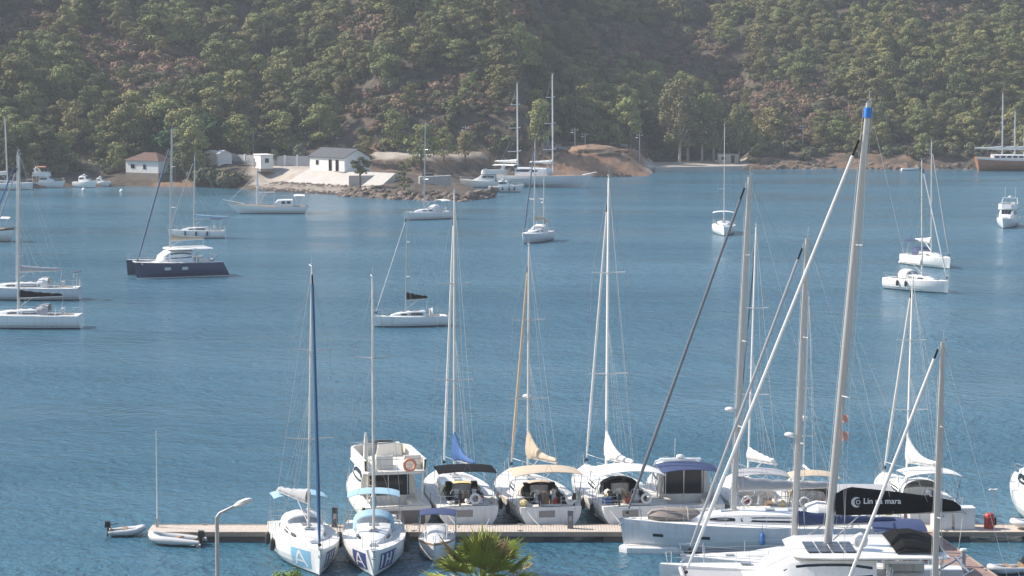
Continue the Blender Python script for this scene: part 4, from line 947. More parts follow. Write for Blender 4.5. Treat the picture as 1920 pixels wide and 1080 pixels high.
        for i in range(7): m.box((-L*.28-.22*i, B*.30, F-.25+(h+.3)*(1-i/7)), (.26, .5, .05))
        m.build('stairs', TEAK, root, 0)
        if arch:
            m = MB()
            for s_ in (-1, 1): m.hexa([(x0+.9, s_*hw*.98-.06, zf+.1), (x0+1.6, s_*hw*.98-.06, zf+.1), (x0+1.6, s_*hw*.98+.06, zf+.1), (x0+.9, s_*hw*.98+.06, zf+.1), (x0+.35, s_*hw*.8-.05, zf+1.5), (x0+.8, s_*hw*.8-.05, zf+1.5), (x0+.8, s_*hw*.8+.05, zf+1.5), (x0+.35, s_*hw*.8+.05, zf+1.5)])
            m.box((x0+.58, 0, zf+1.53), (.5, hw*1.7, .1)); ao = m.build('radar_arch', sup, root, 20)
            if dome:
                m = MB(); m.ball((x0+.58, 0, zf+1.72), (.3, .3, .16), 10, 5); m.build('radar_dome', WHITE, ao)
            m = MB()
            for y in (-.6, .6): m.tube([(x0+.55, y*hw, zf+1.55), (x0+.3, y*hw, zf+3.2)], .015, 4)
            m.build('whip_antenna', WHITE, ao)
        if bim: canopy(root, 'bimini', x0+.9, x1-.6, hw*.9, zf+2.0, bim, legs=zf)
        if hard: m = MB(); m.box(((x0+x1)/2, 0, zf+1.85), ((x1-x0)*.72, hw*1.7, .10), top=.94); m.build('hardtop', sup, root, 20); m = MB(); [m.tube([((x0+x1)/2+sx*(x1-x0)*.3, sy*hw*.8, zf), ((x0+x1)/2+sx*(x1-x0)*.3, sy*hw*.75, zf+1.85)], .04, 6) for sx in (-1, 1) for sy in (-1, 1)]; m.build('hardtop_post', sup, root)
        if ring: m = MB(); m.torus((x0+.02, -hw*.45, zf+.45), .33, .09, 'x', 16, 6); m.build('life_ring', ORANGE, root)
    else:
        if soft: canopy(root, 'bimini', -L*.42, a+.3, B*.42, F+h+.25, soft, rise=.2, legs=F)
        m = MB(); m.box((a+(b-a)*.3, 0, F+h+.14), (.5, B*.6, .1)); m.ball((a+(b-a)*.3, 0, F+h+.3), (.26, .26, .14), 10, 5); m.tube([(a+.4, .5, F+h), (a+.2, .5, F+h+1.6)], .014, 4); m.build('radar_dome', WHITE, root)
    if stern_dark: one('box', (-L/2-.06, 0, F*.52), (.06, B*.72, F*.62)).build('transom_shade', M('shadow grey panel', (.16, .15, .14), .5), root, 0)  # dark panel painted in for the shade on the transom
    if davit: m = MB(); m.box((-L/2-.55, 0, .9), (.6, B*.62, .95), top=.92); m.build('stern_locker', sup, root, 20)
    if antenna:
        m = MB(); z = F+h+.1; m.tube([(-L*.30, B*.36, z), (-L*.31, B*.36, z+antenna*.7), (-L*.31, B*.36, z+antenna)], [.16, .13, .06], 8); m.build('satellite_mast', sup, root)
    for (fx, s_) in fenders:
        q = H.pt(fx, .6*F, s_, .13); fender(root, q, RUBBER, .14, .6)
    return root, H

def gulet(label, px, py, L, B, F, head, masts, group=None, name='gulet', hull=WOOD, stripe=WHITE, boot=REDBOOT, house=(-.25, .12, 1.4), hmat=WHITE, aw=None, sprit=2.5, loc=None, spw=1.3, nsp=2, boomc=None, aft=.55, sheer=.55, wins=5, jib=None):
    p = loc or W(px, py); root = thing(name, label, 'sailboat', (p[0], p[1], 0), R(head), group)
    H = Hull(L, B, F, ts=.62, tm=.45, ex=2.2, sheer=sheer, aft=aft, brake=1.2, srake=-.5, full=3, v=1.3); H.build(root, hull, boot, stripe)
    H.deck(root, TEAK, None, camber=.08)
    zd = F*1.12; x0, x1, h = house[0]*L, house[1]*L, house[2]; rg = [(x0, B*.33, zd-.2, zd+h), (x0+(x1-x0)*.5, B*.34, zd-.2, zd+h), (x1-.5, B*.32, zd-.2, zd+h*.95), (x1, B*.3, zd-.2, zd+h*.55)]
    cab = cabin(root, rg, hmat, 'deckhouse')
    for i in range(wins):
        a = x0+.3+(x1-x0-1.2)*i/wins; strip(root, rg, a, a+(x1-x0-1.2)/wins*.78, .5, .82, GLASS, parent=cab, n=4)
    rails(root, H, t0=.03, t1=.96, h=.7, pul=False)
    m = MB(); z = H.zs(1); m.tube([(L/2-.8, 0, z-.1), (L/2+1.2+sprit, 0, z+.5+.1*sprit)], [.13, .08], 8); m.build('bowsprit', TEAK if hull is WOOD else WHITEMAST, root)
    for (mxf, top) in masts:
        mx = mxf*L; rig(root, mx, zd+(h if x0 < mx < x1 else 0), top, .30, L/2+sprit if mx > 0 else mx+L*.3, H.zs(1)+.5 if mx > 0 else zd+h, B*.42, -L/2, F, R(.4), nsp, WHITEMAST, None, frac=.85, boomL=L*.24, boomz=1.1 if x0 < mx < x1 else 2.4, cover=boomc, spw=spw, backstay=False)
    if aw: canopy(root, 'awning', -L*.46, x0-.2, B*.36, zd+2.1, aw, legs=zd)
    return root, H

def rib(label, loc, head, L=3.2, B=1.6, tube=HYP, motor=True, group=None, name='inflatable_dinghy', tilt=0, floor=DECK):
    root = thing(name, label, 'dinghy', loc, R(head), group); r = B*.14; hb = B/2-r; m = MB()
    P = [(-L/2, hb, r+.06), (0, hb, r+.07), (L*.25, hb*.95, r+.11), (L*.40, hb*.6, r+.2), (L*.47, 0, r+.25), (L*.40, -hb*.6, r+.2), (L*.25, -hb*.95, r+.11), (0, -hb, r+.07), (-L/2, -hb, r+.06)]
    m.tube(P, [r*.5]+[r]*7+[r*.5], 10); m.build('side_tube', tube, root, 60)
    m = MB(); m.loft([[(-L*.42, -hb, .1), (-L*.42, 0, -.08), (-L*.42, hb, .1)], [(0, -hb, .12), (0, 0, -.08), (0, hb, .12)], [(L*.38, -hb*.5, .22), (L*.40, 0, .12), (L*.38, hb*.5, .22)]], closed=False, cap=False); m.build('floor', floor, root, 0)
    one('box', (-L*.42, 0, .28), (.06, hb*1.9, .42)).build('transom', TEAK, root, 0)
    one('box', (-.1, 0, .42), (.28, hb*2.1, .04)).build('thwart', TEAK, root, 0)
    if motor:
        m = MB(); m.box((-L*.42-.18, 0, .68), (.36, .26, .34), top=.8); m.tube([(-L*.42-.15, 0, .5), (-L*.42-.2, 0, -.2)], .06, 6); m.tube([(-L*.42, 0, .66), (-L*.42+.45, .05, .72)], .02, 5); m.build('outboard_motor', RUBBER, root)
    return root

def catamaran(label, loc, L, B, F, head, top, hull=WHITE, boot=BOOT, mfrac=.47, chord=.3, rake=R(1.5), cover=BEIGEF, coverstyle='low', jib=GREYF, jibr=.1, group=None, roof=1.15, bag=False, solar=False, boomL=None, frac=.88, hood=None, band=False, mat=ALU, nsp=2, heel=0, stripe=None, boomz=.9):
    root = thing('sailing_catamaran', label, 'catamaran', loc, R(head), group); hb = B*.20
    Hs = []
    for s_ in (-1, 1):
        H = Hull(L, hb*1.25, F, ts=.72, tm=.5, ex=2.6, sheer=.14, brake=.15, srake=.9, full=3.4, v=1.6, y=s_*(B/2-hb*.62)); H.build(root, hull, boot, stripe); H.deck(root, WHITE, None); Hs.append(H)
    m = MB(); ya = B/2-hb*.9; m.box((-L*.08, 0, F*.72), (L*.62, ya*2, F*.5)); m.build('bridge_deck', WHITE, root, 0)
    one('box', (-L*.08, 0, F*.98), (L*.64, ya*2.02, .08)).build('deck', DECK, root, 0)
    m = MB(); m.tube([(L*.44, -B*.42, F*1.02), (L*.44, B*.42, F*1.02)], .12, 8); m.build('crossbeam', ALU, root)
    m = MB(); m.box((L*.335, 0, F*.99), (L*.20, ya*2, .03)); m  .build('trampoline', GREYF, root, 0)
    m = MB(); zz = F*1.02; xa, xb = -L*.17, L*.20
    rg = [(xa, B*.34, zz-.05, zz+roof), (xa+(xb-xa)*.45, B*.345, zz-.05, zz+roof), (xa+(xb-xa)*.72, B*.325, zz-.05, zz+roof*.93), (xa+(xb-xa)*.92, B*.27, zz-.05, zz+roof*.55), (xb, B*.20, zz-.05, zz+.12)]
    cab = cabin(root, rg, WHITE, 'saloon'); strip(root, rg, xa+.2, xa+(xb-xa)*.86, .36, .82, GLASS, parent=cab, n=10)
    m = MB(); xr, xf = -L*.40, xa+(xb-xa)*.74; zt = zz+roof+.05; P = []
    out = [(xr, B*.36), (xr+.4, B*.375), (xa+(xb-xa)*.4, B*.375), (xf-.5, B*.34), (xf, B*.24)]
    Pq = [(x, -y) for x, y in out]+[(x, y) for x, y in reversed(out)]
    xc = (xr+xf)/2
    m.loft([[(x, y, zt-.02) for x, y in Pq], [(xc+(x-xc)*1.01, y*1.02, zt+.06) for x, y in Pq], [(xc+(x-xc)*.97, y*.95, zt+.17) for x, y in Pq], [(xc+(x-xc)*.6, y*.55, zt+.24) for x, y in Pq]]); ro = m.build('hardtop', WHITE, root, 35)
    m = MB()
    for s_ in (-1, 1): m.tube([(-L*.36, s_*B*.34, zz), (-L*.38, s_*B*.34, zt)], .05, 6); m.tube([(-L*.2, s_*B*.36, zz), (-L*.2, s_*B*.35, zt)], .05, 6)
    m.build('hardtop_post', STEEL, root)
    one('box', (xa-.02, 0, zz+roof*.45), (.05, B*.5, roof*.85)).build('saloon_door', GLASS, root, 0)
    for s_ in (-1, 1): one('box', (-L*.30, s_*B*.26, zz+.22), (L*.13, B*.10, .40)).build('cockpit_seat', CREAM, root, 20)
    for s_ in (-1, 1):
        H = Hs[0 if s_ < 0 else 1]
        m = MB(); Pp = []
        for i in range(9):
            t = .1+.86*i/8; x, y, z = H.pt(t, H.zs(t), s_, -.08); Pp.append((x, y, z)); m.tube([(x, y, z), (x, y, z+.62)], .015, 4)
        for k in (.5, 1): m.tube([(x, y, z+.62*k) for x, y, z in Pp], .009, 4)
        x, y, z = Pp[-1]; m.tube([(x, y, z+.62), (x+.3, y-s_*.15, z+.62), (x+.2, y-s_*.35, z)], .018, 5); m.build('guard_rail', STEEL, root)
        q = H.pt(.55, .62*F, s_, .01); m = MB()
        for t in (.42, .62): 
            a = H.pt(t, F*.55, s_, .012); b = H.pt(t+.07, F*.55, s_, .012); c = H.pt(t+.07, F*.75, s_, .012); d = H.pt(t, F*.75, s_, .012); m.add([a, b, c, d], [(0, 1, 2, 3)])
        m.build('hull_window', GLASS if hull is not NAVY else GREYHULL, root, 0)
        one('box', (L*.22, s_*(B/2-hb*.62), F*1.12+.06), (.55, .45, .05)).build('hatch', CLEAR, root, 0)
    wheel(root, -L*.2-.3, B*.28, zz+.75, .4)
    m = MB(); m.box((-L*.47, 0, F+.75), (.1, B*.5, .08)); [m.tube([(-L*.40, s_*B*.22, F), (-L*.49, s_*B*.22, F+.8)], .05, 6) for s_ in (-1, 1)]; m.build('davit', STEEL, root)
    mx = -L/2+L*mfrac
    mast, co, g, d = rig(root, mx, zt+.15, top, chord, L*.44, F*1.05, B*.44, -L*.40, F, rake, nsp, mat, jib, jibr, frac, boomL or L*.38, boomz, cover, coverstyle, 0, spw=1.2, backstay=False, boompitch=R(1.0))
    if solar:
        for i in range(4):
            for j in range(2):
                x = xf-1.05-.62*i; y = (j-.5)*1.35+B*.13; one('box', (x, y, zt+.262), (.54, 1.26, .03)).build('solar_panel', SOLAR, ro, 0)
    if hood:
        m = MB(); rgs = [[(x, yy*B*.36+.0, zt+.22+h*(1-yy*yy)**.5) for yy in [-.96+1.92*j/10 for j in range(11)]] for x, h in ((-L*.23, .08), (-L*.26, .55), (-L*.31, .6), (-L*.38, .25))]
        for a, b in zip(rgs, rgs[1:]): m.loft([a, b], closed=False, cap=False)
        m.build('sprayhood', hood, root, 60)
    if band:
        tr = math.tan(rake); zc = top-.55; m = MB(); m.tube([(mx-(zc-.25-zt-.15)*tr, 0, zc-.25), (mx-(zc+.25-zt-.15)*tr, 0, zc+.25)], chord*.48, 10); m.build('masthead_band', M('band blue', (.03, .20, .62), .5), mast)
    return root, co, g, d
# ================================================================== BOATS AT ANCHOR
A_G = 'A'   # glyph strokes drawn on the bow prints
sailboat('grey-white sloop with stern arch and solar panel, anchored behind another sloop', 45, 561, 12.5, 3.9, 1.35, 180, 16.6, hull=GREYHULL, cover=GREYF, arch=True, jib=BLUEF, detail=2, hood=WHITEF)
sailboat('white sloop with grey sprayhood and black boom cover beside the grey-white sloop', 44, 614, 11.6, 3.7, 1.3, 180, 17.4, cover=BLACKF, mfrac=.54, radar=None, jib=GREYF, hood=GREYF)
p = W(328, 517); catamaran('navy-hulled catamaran with white cabin and beige boom cover at anchor', (p.x, p.y, 0), 10.8, 5.9, 1.75, 203, 18.2, hull=NAVY, boot=WHITE, cover=BEIGEF, jib=M('dark furled sail', (.10, .14, .20), .8), jibr=.13, chord=.26, mfrac=.55, roof=1.5)
sailboat('small white sloop with sky-blue boom cover and dark fenders at anchor', 370, 446, 8.2, 2.8, 1.1, 180, 12.3, cover=SKYF, bimini=NAVYF, jib=GREYF, fenders=((.3, 1), (.5, 1), (.7, 1)), fmat=RUBBER, chord=.15, boomL=5.2)
gulet('white single-masted wooden cruiser with wheelhouse and bowsprit anchored off the embankment', 513, 400, 11.6, 3.6, 1.0, 184, [(.24, 7.6)], hull=WHITE, stripe=CREAM, boot=BOOT, house=(-.28, -.02, 1.3), sprit=1.6, aw=WHITEF, nsp=1, boomc=None, wins=2, sheer=.7, aft=.3)
sailboat('white sloop with white bimini anchored off the rocky point', 800, 411, 8.6, 3.0, 1.2, 216, 16.0, bimini=WHITEF, cover=None, jib=None, hood=WHITEF, chord=.2)
sailboat('small white sloop with black boom cover alone in mid bay', 769, 611, 7.4, 2.6, 1.0, 196, 11.8, cover=BLACKF, jib=WHITEF, jibr=.05, chord=.13, detail=1, boomL=2.2)
sailboat('two-masted white ketch with dark bow side anchored in front of the big motor sailer', 1004, 453, 9.2, 3.2, 1.3, 248, 14.6, hull=GREYHULL, mizzen=10.5, jib=M('dark furled sail'[:], (.10, .14, .20)), jibr=.12, cover=BEIGEF, hood=WHITEF)
sailboat('white sloop with white bimini lying bow-on off the promenade', 1357, 438, 9.5, 3.6, 1.25, 266, 16.5, bimini=WHITEF, cover=None, jib=None, chord=.2, detail=1, bimw=.46)
sailboat('white sloop with dark blue sprayhood behind another sloop in the open bay', 1741, 499, 9.6, 3.3, 1.3, 294, 16.2, hood=NAVYF, bimini=NAVYF, cover=WHITEF, jib=GREYF)
sailboat('white sloop with bare cockpit in front of the one with blue sprayhood', 1722, 545, 9.0, 3.2, 1.3, 308, 15.2, cover=WHITEF, jib=WHITEF, hood=WHITEF, fenders=((.3, -1), (.45, -1)), fmat=RUBBER)
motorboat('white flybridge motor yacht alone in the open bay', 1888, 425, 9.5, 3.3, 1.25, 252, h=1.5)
gulet('varnished wooden gulet with white rail and three bare masts by the wooded shore', 1936, 320, 26, 6.5, 2.2, 0, [(-.27, 17.8), (-.16, 13.6), (-.075, 10.5)], aw=None, house=(-.36, -.05, 1.3), sprit=3, boomc=WHITEF, nsp=1, aft=.45)
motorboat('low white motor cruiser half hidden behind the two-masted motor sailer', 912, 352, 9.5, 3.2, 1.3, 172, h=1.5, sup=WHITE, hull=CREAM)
gulet('large grey-white two-masted motor sailer with long dark window', 1010, 350, 21, 5.2, 2.1, 334, [(-.225, 21.0), (.152, 23.0)], hull=GREYHULL, stripe=GREYHULL, boot=WHITE, house=(-.22, .13, 1.55), hmat=GREYHULL, aw=WHITEF, sprit=1.2, boomc=WHITEF, nsp=3, spw=3.1, aft=.1, sheer=.25, wins=1, name='motor_sailer')
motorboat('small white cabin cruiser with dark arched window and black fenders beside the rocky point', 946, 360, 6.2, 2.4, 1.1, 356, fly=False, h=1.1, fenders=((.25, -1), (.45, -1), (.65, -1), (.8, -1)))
sailboat('white sloop moored at the edge of the cove beside a motorboat', 8, 356, 11, 3.4, 1.3, 2, 14.3, mat=WHITEMAST, cover=WHITEF, jib=None)
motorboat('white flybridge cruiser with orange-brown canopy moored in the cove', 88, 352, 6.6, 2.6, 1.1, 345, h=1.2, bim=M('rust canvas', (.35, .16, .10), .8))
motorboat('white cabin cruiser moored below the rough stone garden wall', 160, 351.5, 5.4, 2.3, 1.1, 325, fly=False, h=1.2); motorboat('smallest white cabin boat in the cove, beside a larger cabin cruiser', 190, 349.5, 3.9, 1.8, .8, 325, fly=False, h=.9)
gulet('white cruiser with dark wooden rail and white awning whose stern shows at the cove mouth', -56, 452, 13, 4, 1.3, 180, [(.1, 12)], hull=WHITE, stripe=M('dark wood hull', (.08, .04, .035), .5), aw=WHITEF, sprit=1.5, boomc=None)
for px, py, l in ((228, 360, 'white mooring buoy floating off the brown-roofed cottage'), (157, 358, 'white mooring buoy floating in front of the cabin cruisers')):
    root = thing('mooring_buoy', l, 'buoy', W(px, py)); m = MB(); m.ball((0, 0, .2), .42, 10, 6); m.build('float', WHITE, root); m = MB(); m.torus((0, 0, .68), .1, .02, 'y', 10, 4); m.build('ring', GALV, root)
p = W(1706, 319.5); q = thing('rowing_boat', 'small white rowing boat drawn to the rocky shore', 'rowing boat', p, .1); H = Hull(3.8, 1.5, .5, sheer=.3); H.build(q, WHITE); H.deck(q, DECK, (-1.5, 1.2, .5, .35))

# ================================================================== MARINA: pontoons
yF, yB, zD = 143.9, 146.3, .55
def pontoon(name, label, c, L, wd, rz, mat, z=zD, seg=12):
    root = thing(name, label, 'pontoon', (c[0], c[1], 0), rz); n = int(L/.16); m = MB()
    for i in range(n):
        x = -L/2+L*(i+.5)/n; m.box((x, 0, z-.02+rs.uniform(-.004, .004)), (L/n-.014, wd-.08, .045))
    tag(m.build('decking', mat, root, 0), kind='stuff')
    for s_ in (-1, 1): one('box', (0, s_*(wd/2-.05), z-.1), (L, .14, .26)).build('edge_beam', M('weathered fender timber', (.33, .26, .20), .9, var=.3), root, 0)
    k = max(2, int(L/seg))
    for i in range(k): one('box', (-L/2+L*(i+.5)/k, 0, z-.40), (L/k*.72, wd*.9, .62)).build('float', M('float concrete', (.12, .11, .10), .9), root, 0)
    for i in range(k*2):
        for s_ in (-1, 1): m = MB(); x = -L/2+L*(i+.5)/(k*2); m.tube([(x-.16, s_*(wd/2-.2), z+.08), (x+.16, s_*(wd/2-.2), z+.08)], .03, 6); m.box((x, s_*(wd/2-.2), z+.03), (.1, .08, .1)); m.build('cleat', GALV, root)
    return root
x0 = W(268, 1008, zD).x
pontoon('main_pontoon', 'long plank pontoon with timber edges running behind the bow-on sloops', ((x0+40)/2, (yF+yB)/2), 40-x0, yB-yF, 0, PLANK)
pontoon('side_pontoon', 'reddish plank pontoon branching off towards the catamaran', (24.35, 129.6), 28.2, 2.4, math.atan2(28, -3.0), PLANKR, z=.57)
def pedestal(label, x, y, h, mat, wd=.34, name='service_pedestal', cap=None):
    r = thing(name, label, 'pedestal', (x, y, zD)); m = MB(); m.box((0, 0, h/2), (wd, wd*.9, h), top=.92); m.build('cabinet', mat, r, 20)
    one('box', (0, 0, h+.04), (wd*1.06, wd, .1), top=.85).build('lid', cap or mat, r, 20); one('box', (0, -wd*.47, h*.62), (wd*.55, .03, h*.3)).build('socket_panel', GREYF, r, 0)
DKP = M('dark pedestal plastic', (.05, .055, .06), .5)
pedestal('dark service pedestal on the pontoon between the two bow-on sloops', -10.2, 145.6, 1.05, DKP); pedestal('dark service pedestal behind the stern of the beige-canopied sloop', 3.35, 145.2, .95, M('grey pedestal plastic', (.16, .16, .17), .5))
# dock boxes, hydrant, lamp on the right
def dockbox(label, px, py, wd, h):
    p = W(px, py, zD); r = thing('dock_box', label, 'box', (p.x, 145.3, zD), .05); one('box', (0, 0, h/2), (wd, .9, h)).build('body', WHITE, r, 0); one('box', (0, -.02, h+.04), (wd*1.06, .98, .1)).build('lid', WHITE, r, 0); one('box', (0, -.47, h*.8), (.12, .04, .08)).build('latch', STEEL, r, 0)
dockbox('white dock box beside the tall stern canopy at the pontoon junction', 1778, 1005, 1.05, .95); dockbox('larger white dock box next to the red extinguisher cabinet', 1820, 1005, 1.15, 1.15)
p = W(1867, 1003, zD); r = thing('extinguisher_cabinet', 'red round-topped fire cabinet on the pontoon', 'fire cabinet', (p.x, 145.2, zD)); one('tube', [(0, 0, 0), (0, 0, .75), (0, 0, .86), (0, 0, .9)], [.30, .30, .22, .08], 14).build('cabinet', RED, r); one('box', (.02, -.29, .45), (.3, .04, .4)).build('door', M('dark red paint', (.28, .03, .025), .5), r, 0); one('torus', (.34, 0, .4), .2, .05, 'x', 12, 5).build('hose', RUBBER, r)
p = W(292, 992, zD); r = thing('marker_pole', 'thin white pole standing at the free end of the pontoon', 'pole', (p.x, 145.6, zD)); one('tube', [(0, 0, 0), (0, 0, .5), (0, 0, 3), (0, 0, 5.6)], [.06, .045, .03, .02], 6).build('shaft', WHITEMAST, r); one('box', (0, 0, .25), (.16, .16, .5)).build('base', GALV, r, 0)
p = W(1879, 1003, zD); r = thing('pontoon_light', 'thin pontoon light with a double head above the red fire cabinet', 'lamp', (p.x, 145.9, zD)); one('tube', [(0, 0, 0), (0, 0, 2.1)], .022, 6).build('post', GALV, r); m = MB(); m.ball((-.14, 0, 2.12), (.16, .12, .07), 8, 4); m.ball((.14, 0, 2.12), (.16, .12, .07), 8, 4); m.build('lamp_head', FRAMEM, r)
p = W(1806, 1062, .57); r = thing('bollard_light', 'grey bollard light with pale cap on the reddish side pontoon', 'bollard', (p.x, p.y, .57)); one('tube', [(0, 0, 0), (0, 0, .85)], .14, 10).build('post', GALV, r); one('tube', [(0, 0, .85), (0, 0, .95)], [.2, .18], 10).build('cap', WHITE, r)
# people-free dinghies
p = W(237, 1004); rib('small grey inflatable dinghy with outboard off the pontoon end', (p.x, p.y, 0), 8, 2.1, 1.3); p = W(332, 1019); rib('long grey inflatable with white bow tied along the pontoon end', (p.x, p.y-.3, 0), 165, 3.2, 1.6, motor=True)
p = W(1876, 1074); rib('small grey inflatable with outboard beside the side pontoon', (p.x+.3, p.y-.2, 0), 200, 2.2, 1.3); p = W(1915, 1003); rib('white inflatable dinghy lying on the pontoon near the fire cabinet', (p.x+.4, 145.1, zD+.03), 185, 2.4, 1.3, tube=WHITEF, motor=False)
# white flat raft under the grey bow
p = W(1227, 1036); r = thing('floating_platform', 'flat white floating platform under the bow of the big grey sloop', 'platform', (p.x, p.y+.4, 0), R(-4)); m = MB()
P = [(-1.95, -.3), (-1.5, -.75), (1.3, -.8), (1.85, -.5), (1.85, .6), (-1.5, .65)]
m.loft([[(x*.96, y*.96, -.15) for x, y in P], [(x, y, .0) for x, y in P], [(x, y, .3) for x, y in P], [(x*.95, y*.9, .38) for x, y in P]]); m.build('hull', WHITE, r, 30); one('box', (0, -.05, .40), (2.9, 1.0, .04)).build('pad', CREAM, r, 0); one('box', (-.3, 0, .44), (1.2, .3, .05)).build('grip_strip', GREYF, r, 0)

# ================================================================== MARINA: yachts
GA = [(.18, .08, .48, .92), (.82, .08, .48, .92), (.3, .36, .68, .36)]; G3 = [(.1, .1, .1, .9), (.38, .1, .38, .9), (.38, .5, .62, .5), (.62, .1, .62, .9), (.88, .1, .88, .9)]
LB = M('print sky blue', (.22, .46, .62), .4); NB = M('print navy', (.05, .07, .20), .4)
r, H, _ = sailboat('white sloop berthed bow-out with sky blue panel and dark blue furled jib', 0, 0, 9.4, 3.6, 1.3, 283, 16.2, heel=-R(1.3), loc=(-11.32, 138.95), jib=M('dark blue furled sail', (.03, .10, .20), .7), jibr=.11, cover=GREYF, boomL=3.6, boomyaw=-R(20), boomz=1.35, hood=WHITEF, moor=True, bimini=SKYF, chord=.2, frac=.985, rake=R(.6), ts=.86, spw=1.35, mfrac=.55, bimz=1.95, clutter=6, jibfoot=.3, fenders=((.3, -1), (.5, -1), (.45, 1)), fmat=RUBBER)
hull_print(r, H, -1, .76, .93, .25, 1.25, LB, GA, WHITE); hull_print(r, H, 1, .78, .93, .3, 1.2, NB, G3, WHITE)
r, H, _ = sailboat('white sloop berthed bow-out at the pontoon with navy lettered panels', 0, 0, 9.8, 3.5, 1.3, 273, 15.7, loc=(-7.6, 138.85), jib=None, cover=SKYF, boomL=2.8, hood=SKYF, moor=True, bimini=SKYF, chord=.26, rake=R(.2), ts=.86, spw=1.2, mfrac=.6, clutter=6, fenders=((.35, -1), (.35, 1), (.55, 1)), fmat=RUBBER)
hull_print(r, H, -1, .78, .93, .3, 1.2, NB, GA, WHITE); hull_print(r, H, 1, .76, .94, .3, 1.2, NB, G3, WHITE)
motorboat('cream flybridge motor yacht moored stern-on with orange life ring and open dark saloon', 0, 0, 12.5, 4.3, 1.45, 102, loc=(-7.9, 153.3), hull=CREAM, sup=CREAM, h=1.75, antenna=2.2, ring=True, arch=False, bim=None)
r = thing('fishing_boat', 'small white fishing boat with navy canopy tied bow-out beside the bow-on sloops', 'motorboat', (-4.2, 140.6, 0), R(269)); H = Hull(5.2, 2.05, .8, ts=.8, sheer=.4); H.build(r, WHITE, BOOT, TEAK); H.deck(r, DECK, (-2.2, .6, .7, .45)); canopy(r, 'canopy', -2.3, -.4, 1.05, 2.2, NAVYF, legs=.8, rise=.12)
rgk = [(-.4, .62, .75, 1.55), (.5, .6, .75, 1.5), (1.0, .5, .8, 1.05), (1.3, .4, .85, .9)]; cb = cabin(r, rgk, WHITE, 'cuddy'); strip(r, rgk, -.3, .6, .4, .85, GLASS, parent=cb); rails(r, H, .45, .97, .4, pul=False, name='bow_rail'); m = MB(); m.tube([(.9, -.6, .85), (.55, -.62, 1.75), (.55, .62, 1.75), (.9, .6, .85)], .05, 6); m.build('arch', WHITE, r)
sailboat('white sloop moored stern-on with black bimini and tall blue sail cover', 0, 0, 13.0, 4.1, 1.55, 98, 19.4, loc=(-3.4, 153.2), jib=WHITEF, jibr=.085, cover=BLUEF, moor=True, hoodh=.66, brise=.12, coverstyle='drop', bimini=BLACKF, boomL=3.4, boomyaw=-R(14), hood=YELF, chord=.26, clutter=12, radar=None, fenders=((.2, 1), (.4, 1), (.2, -1)), fmat=RUBBER, twin=True, under=True, full=2.3, rake=R(1), boomz=1.05, arch=False, ts=.84)
sailboat('sloop moored stern-on with wide beige bimini and beige sail cover', 0, 0, 12.8, 4.3, 1.5, 100.5, 16.2, loc=(1.1, 153.1), hull=WHITE, stripe=BEIGEF, jib=BEIGEF, jibr=.10, moor=True, hoodh=.78, cover=BEIGEF, coverstyle='drop', bimini=BEIGEF, hood=BEIGEF, radar=.34, boomL=3.6, boomyaw=-R(17), chord=.24, clutter=14, twin=True, under=True, full=2.3, bimw=.47, boomz=1.25, fenders=((.2, 1), (.35, 1)), fmat=RUBBER, ts=.84)
sailboat('sloop moored stern-on with pale bimini beside the navy-canopied motor yacht', 0, 0, 14.0, 4.4, 1.55, 100, 20.3, loc=(5.9, 153.7), stripe=None, jib=WHITEF, jibr=.085, cover=WHITEF, moor=True, brise=.30, hoodh=.9, coverstyle='drop', bimini=WHITEF, hood=BLACKF, boomL=3.6, boomyaw=-R(14), chord=.28, clutter=14, twin=True, mat=WHITEMAST, bimw=.45, boomz=1.0, under=True, full=2.4, fenders=((.15, 1), (.3, 1), (.15, -1)), fmat=RUBBER, ts=.84)
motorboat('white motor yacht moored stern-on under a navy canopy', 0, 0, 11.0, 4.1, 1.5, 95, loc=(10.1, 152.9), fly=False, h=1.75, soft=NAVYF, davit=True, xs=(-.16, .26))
sailboat('white sloop moored stern-on behind the big grey sloop, short boom cover', 0, 0, 11.5, 3.8, 1.35, 94, 17.4, loc=(14.3, 152.8), heel=R(1.2), jib=DARKWIRE, jibr=.05, cover=WHITEF, boomL=2.6, boomyaw=-R(30), chord=.2, mat=WHITEMAST, bimini=GREYF, clutter=6, boomz=1.3)
sailboat('sloop with slim radar mast moored behind the big grey sloop under beige bimini', 0, 0, 10.0, 3.5, 1.3, 92, 13.3, loc=(17.5, 152.0), heel=R(1.2), jib=None, cover=None, chord=.17, mat=WHITEMAST, bimini=BEIGEF, radar=.34, nsp=3, spw=.55, hood=BEIGEF, clutter=4)
sailboat('white sloop moored stern-on with white bimini behind the lettered black sail bag', 0, 0, 11.6, 3.9, 1.4, 97, 14.5, loc=(24.0, 152.9), heel=R(.6), jib=WHITEF, jibr=.10, cover=WHITEF, coverstyle='drop', bimini=WHITEF, hood=WHITEF, boomL=2.8, boomyaw=-R(24), chord=.2, mat=WHITEMAST, clutter=6, boomz=1.1)
motorboat('white motorboat moored behind the pontoon beyond the red fire cabinet', 0, 0, 8.5, 3.1, 1.5, 95, loc=(31.5, 151.4), fly=False, h=1.5)
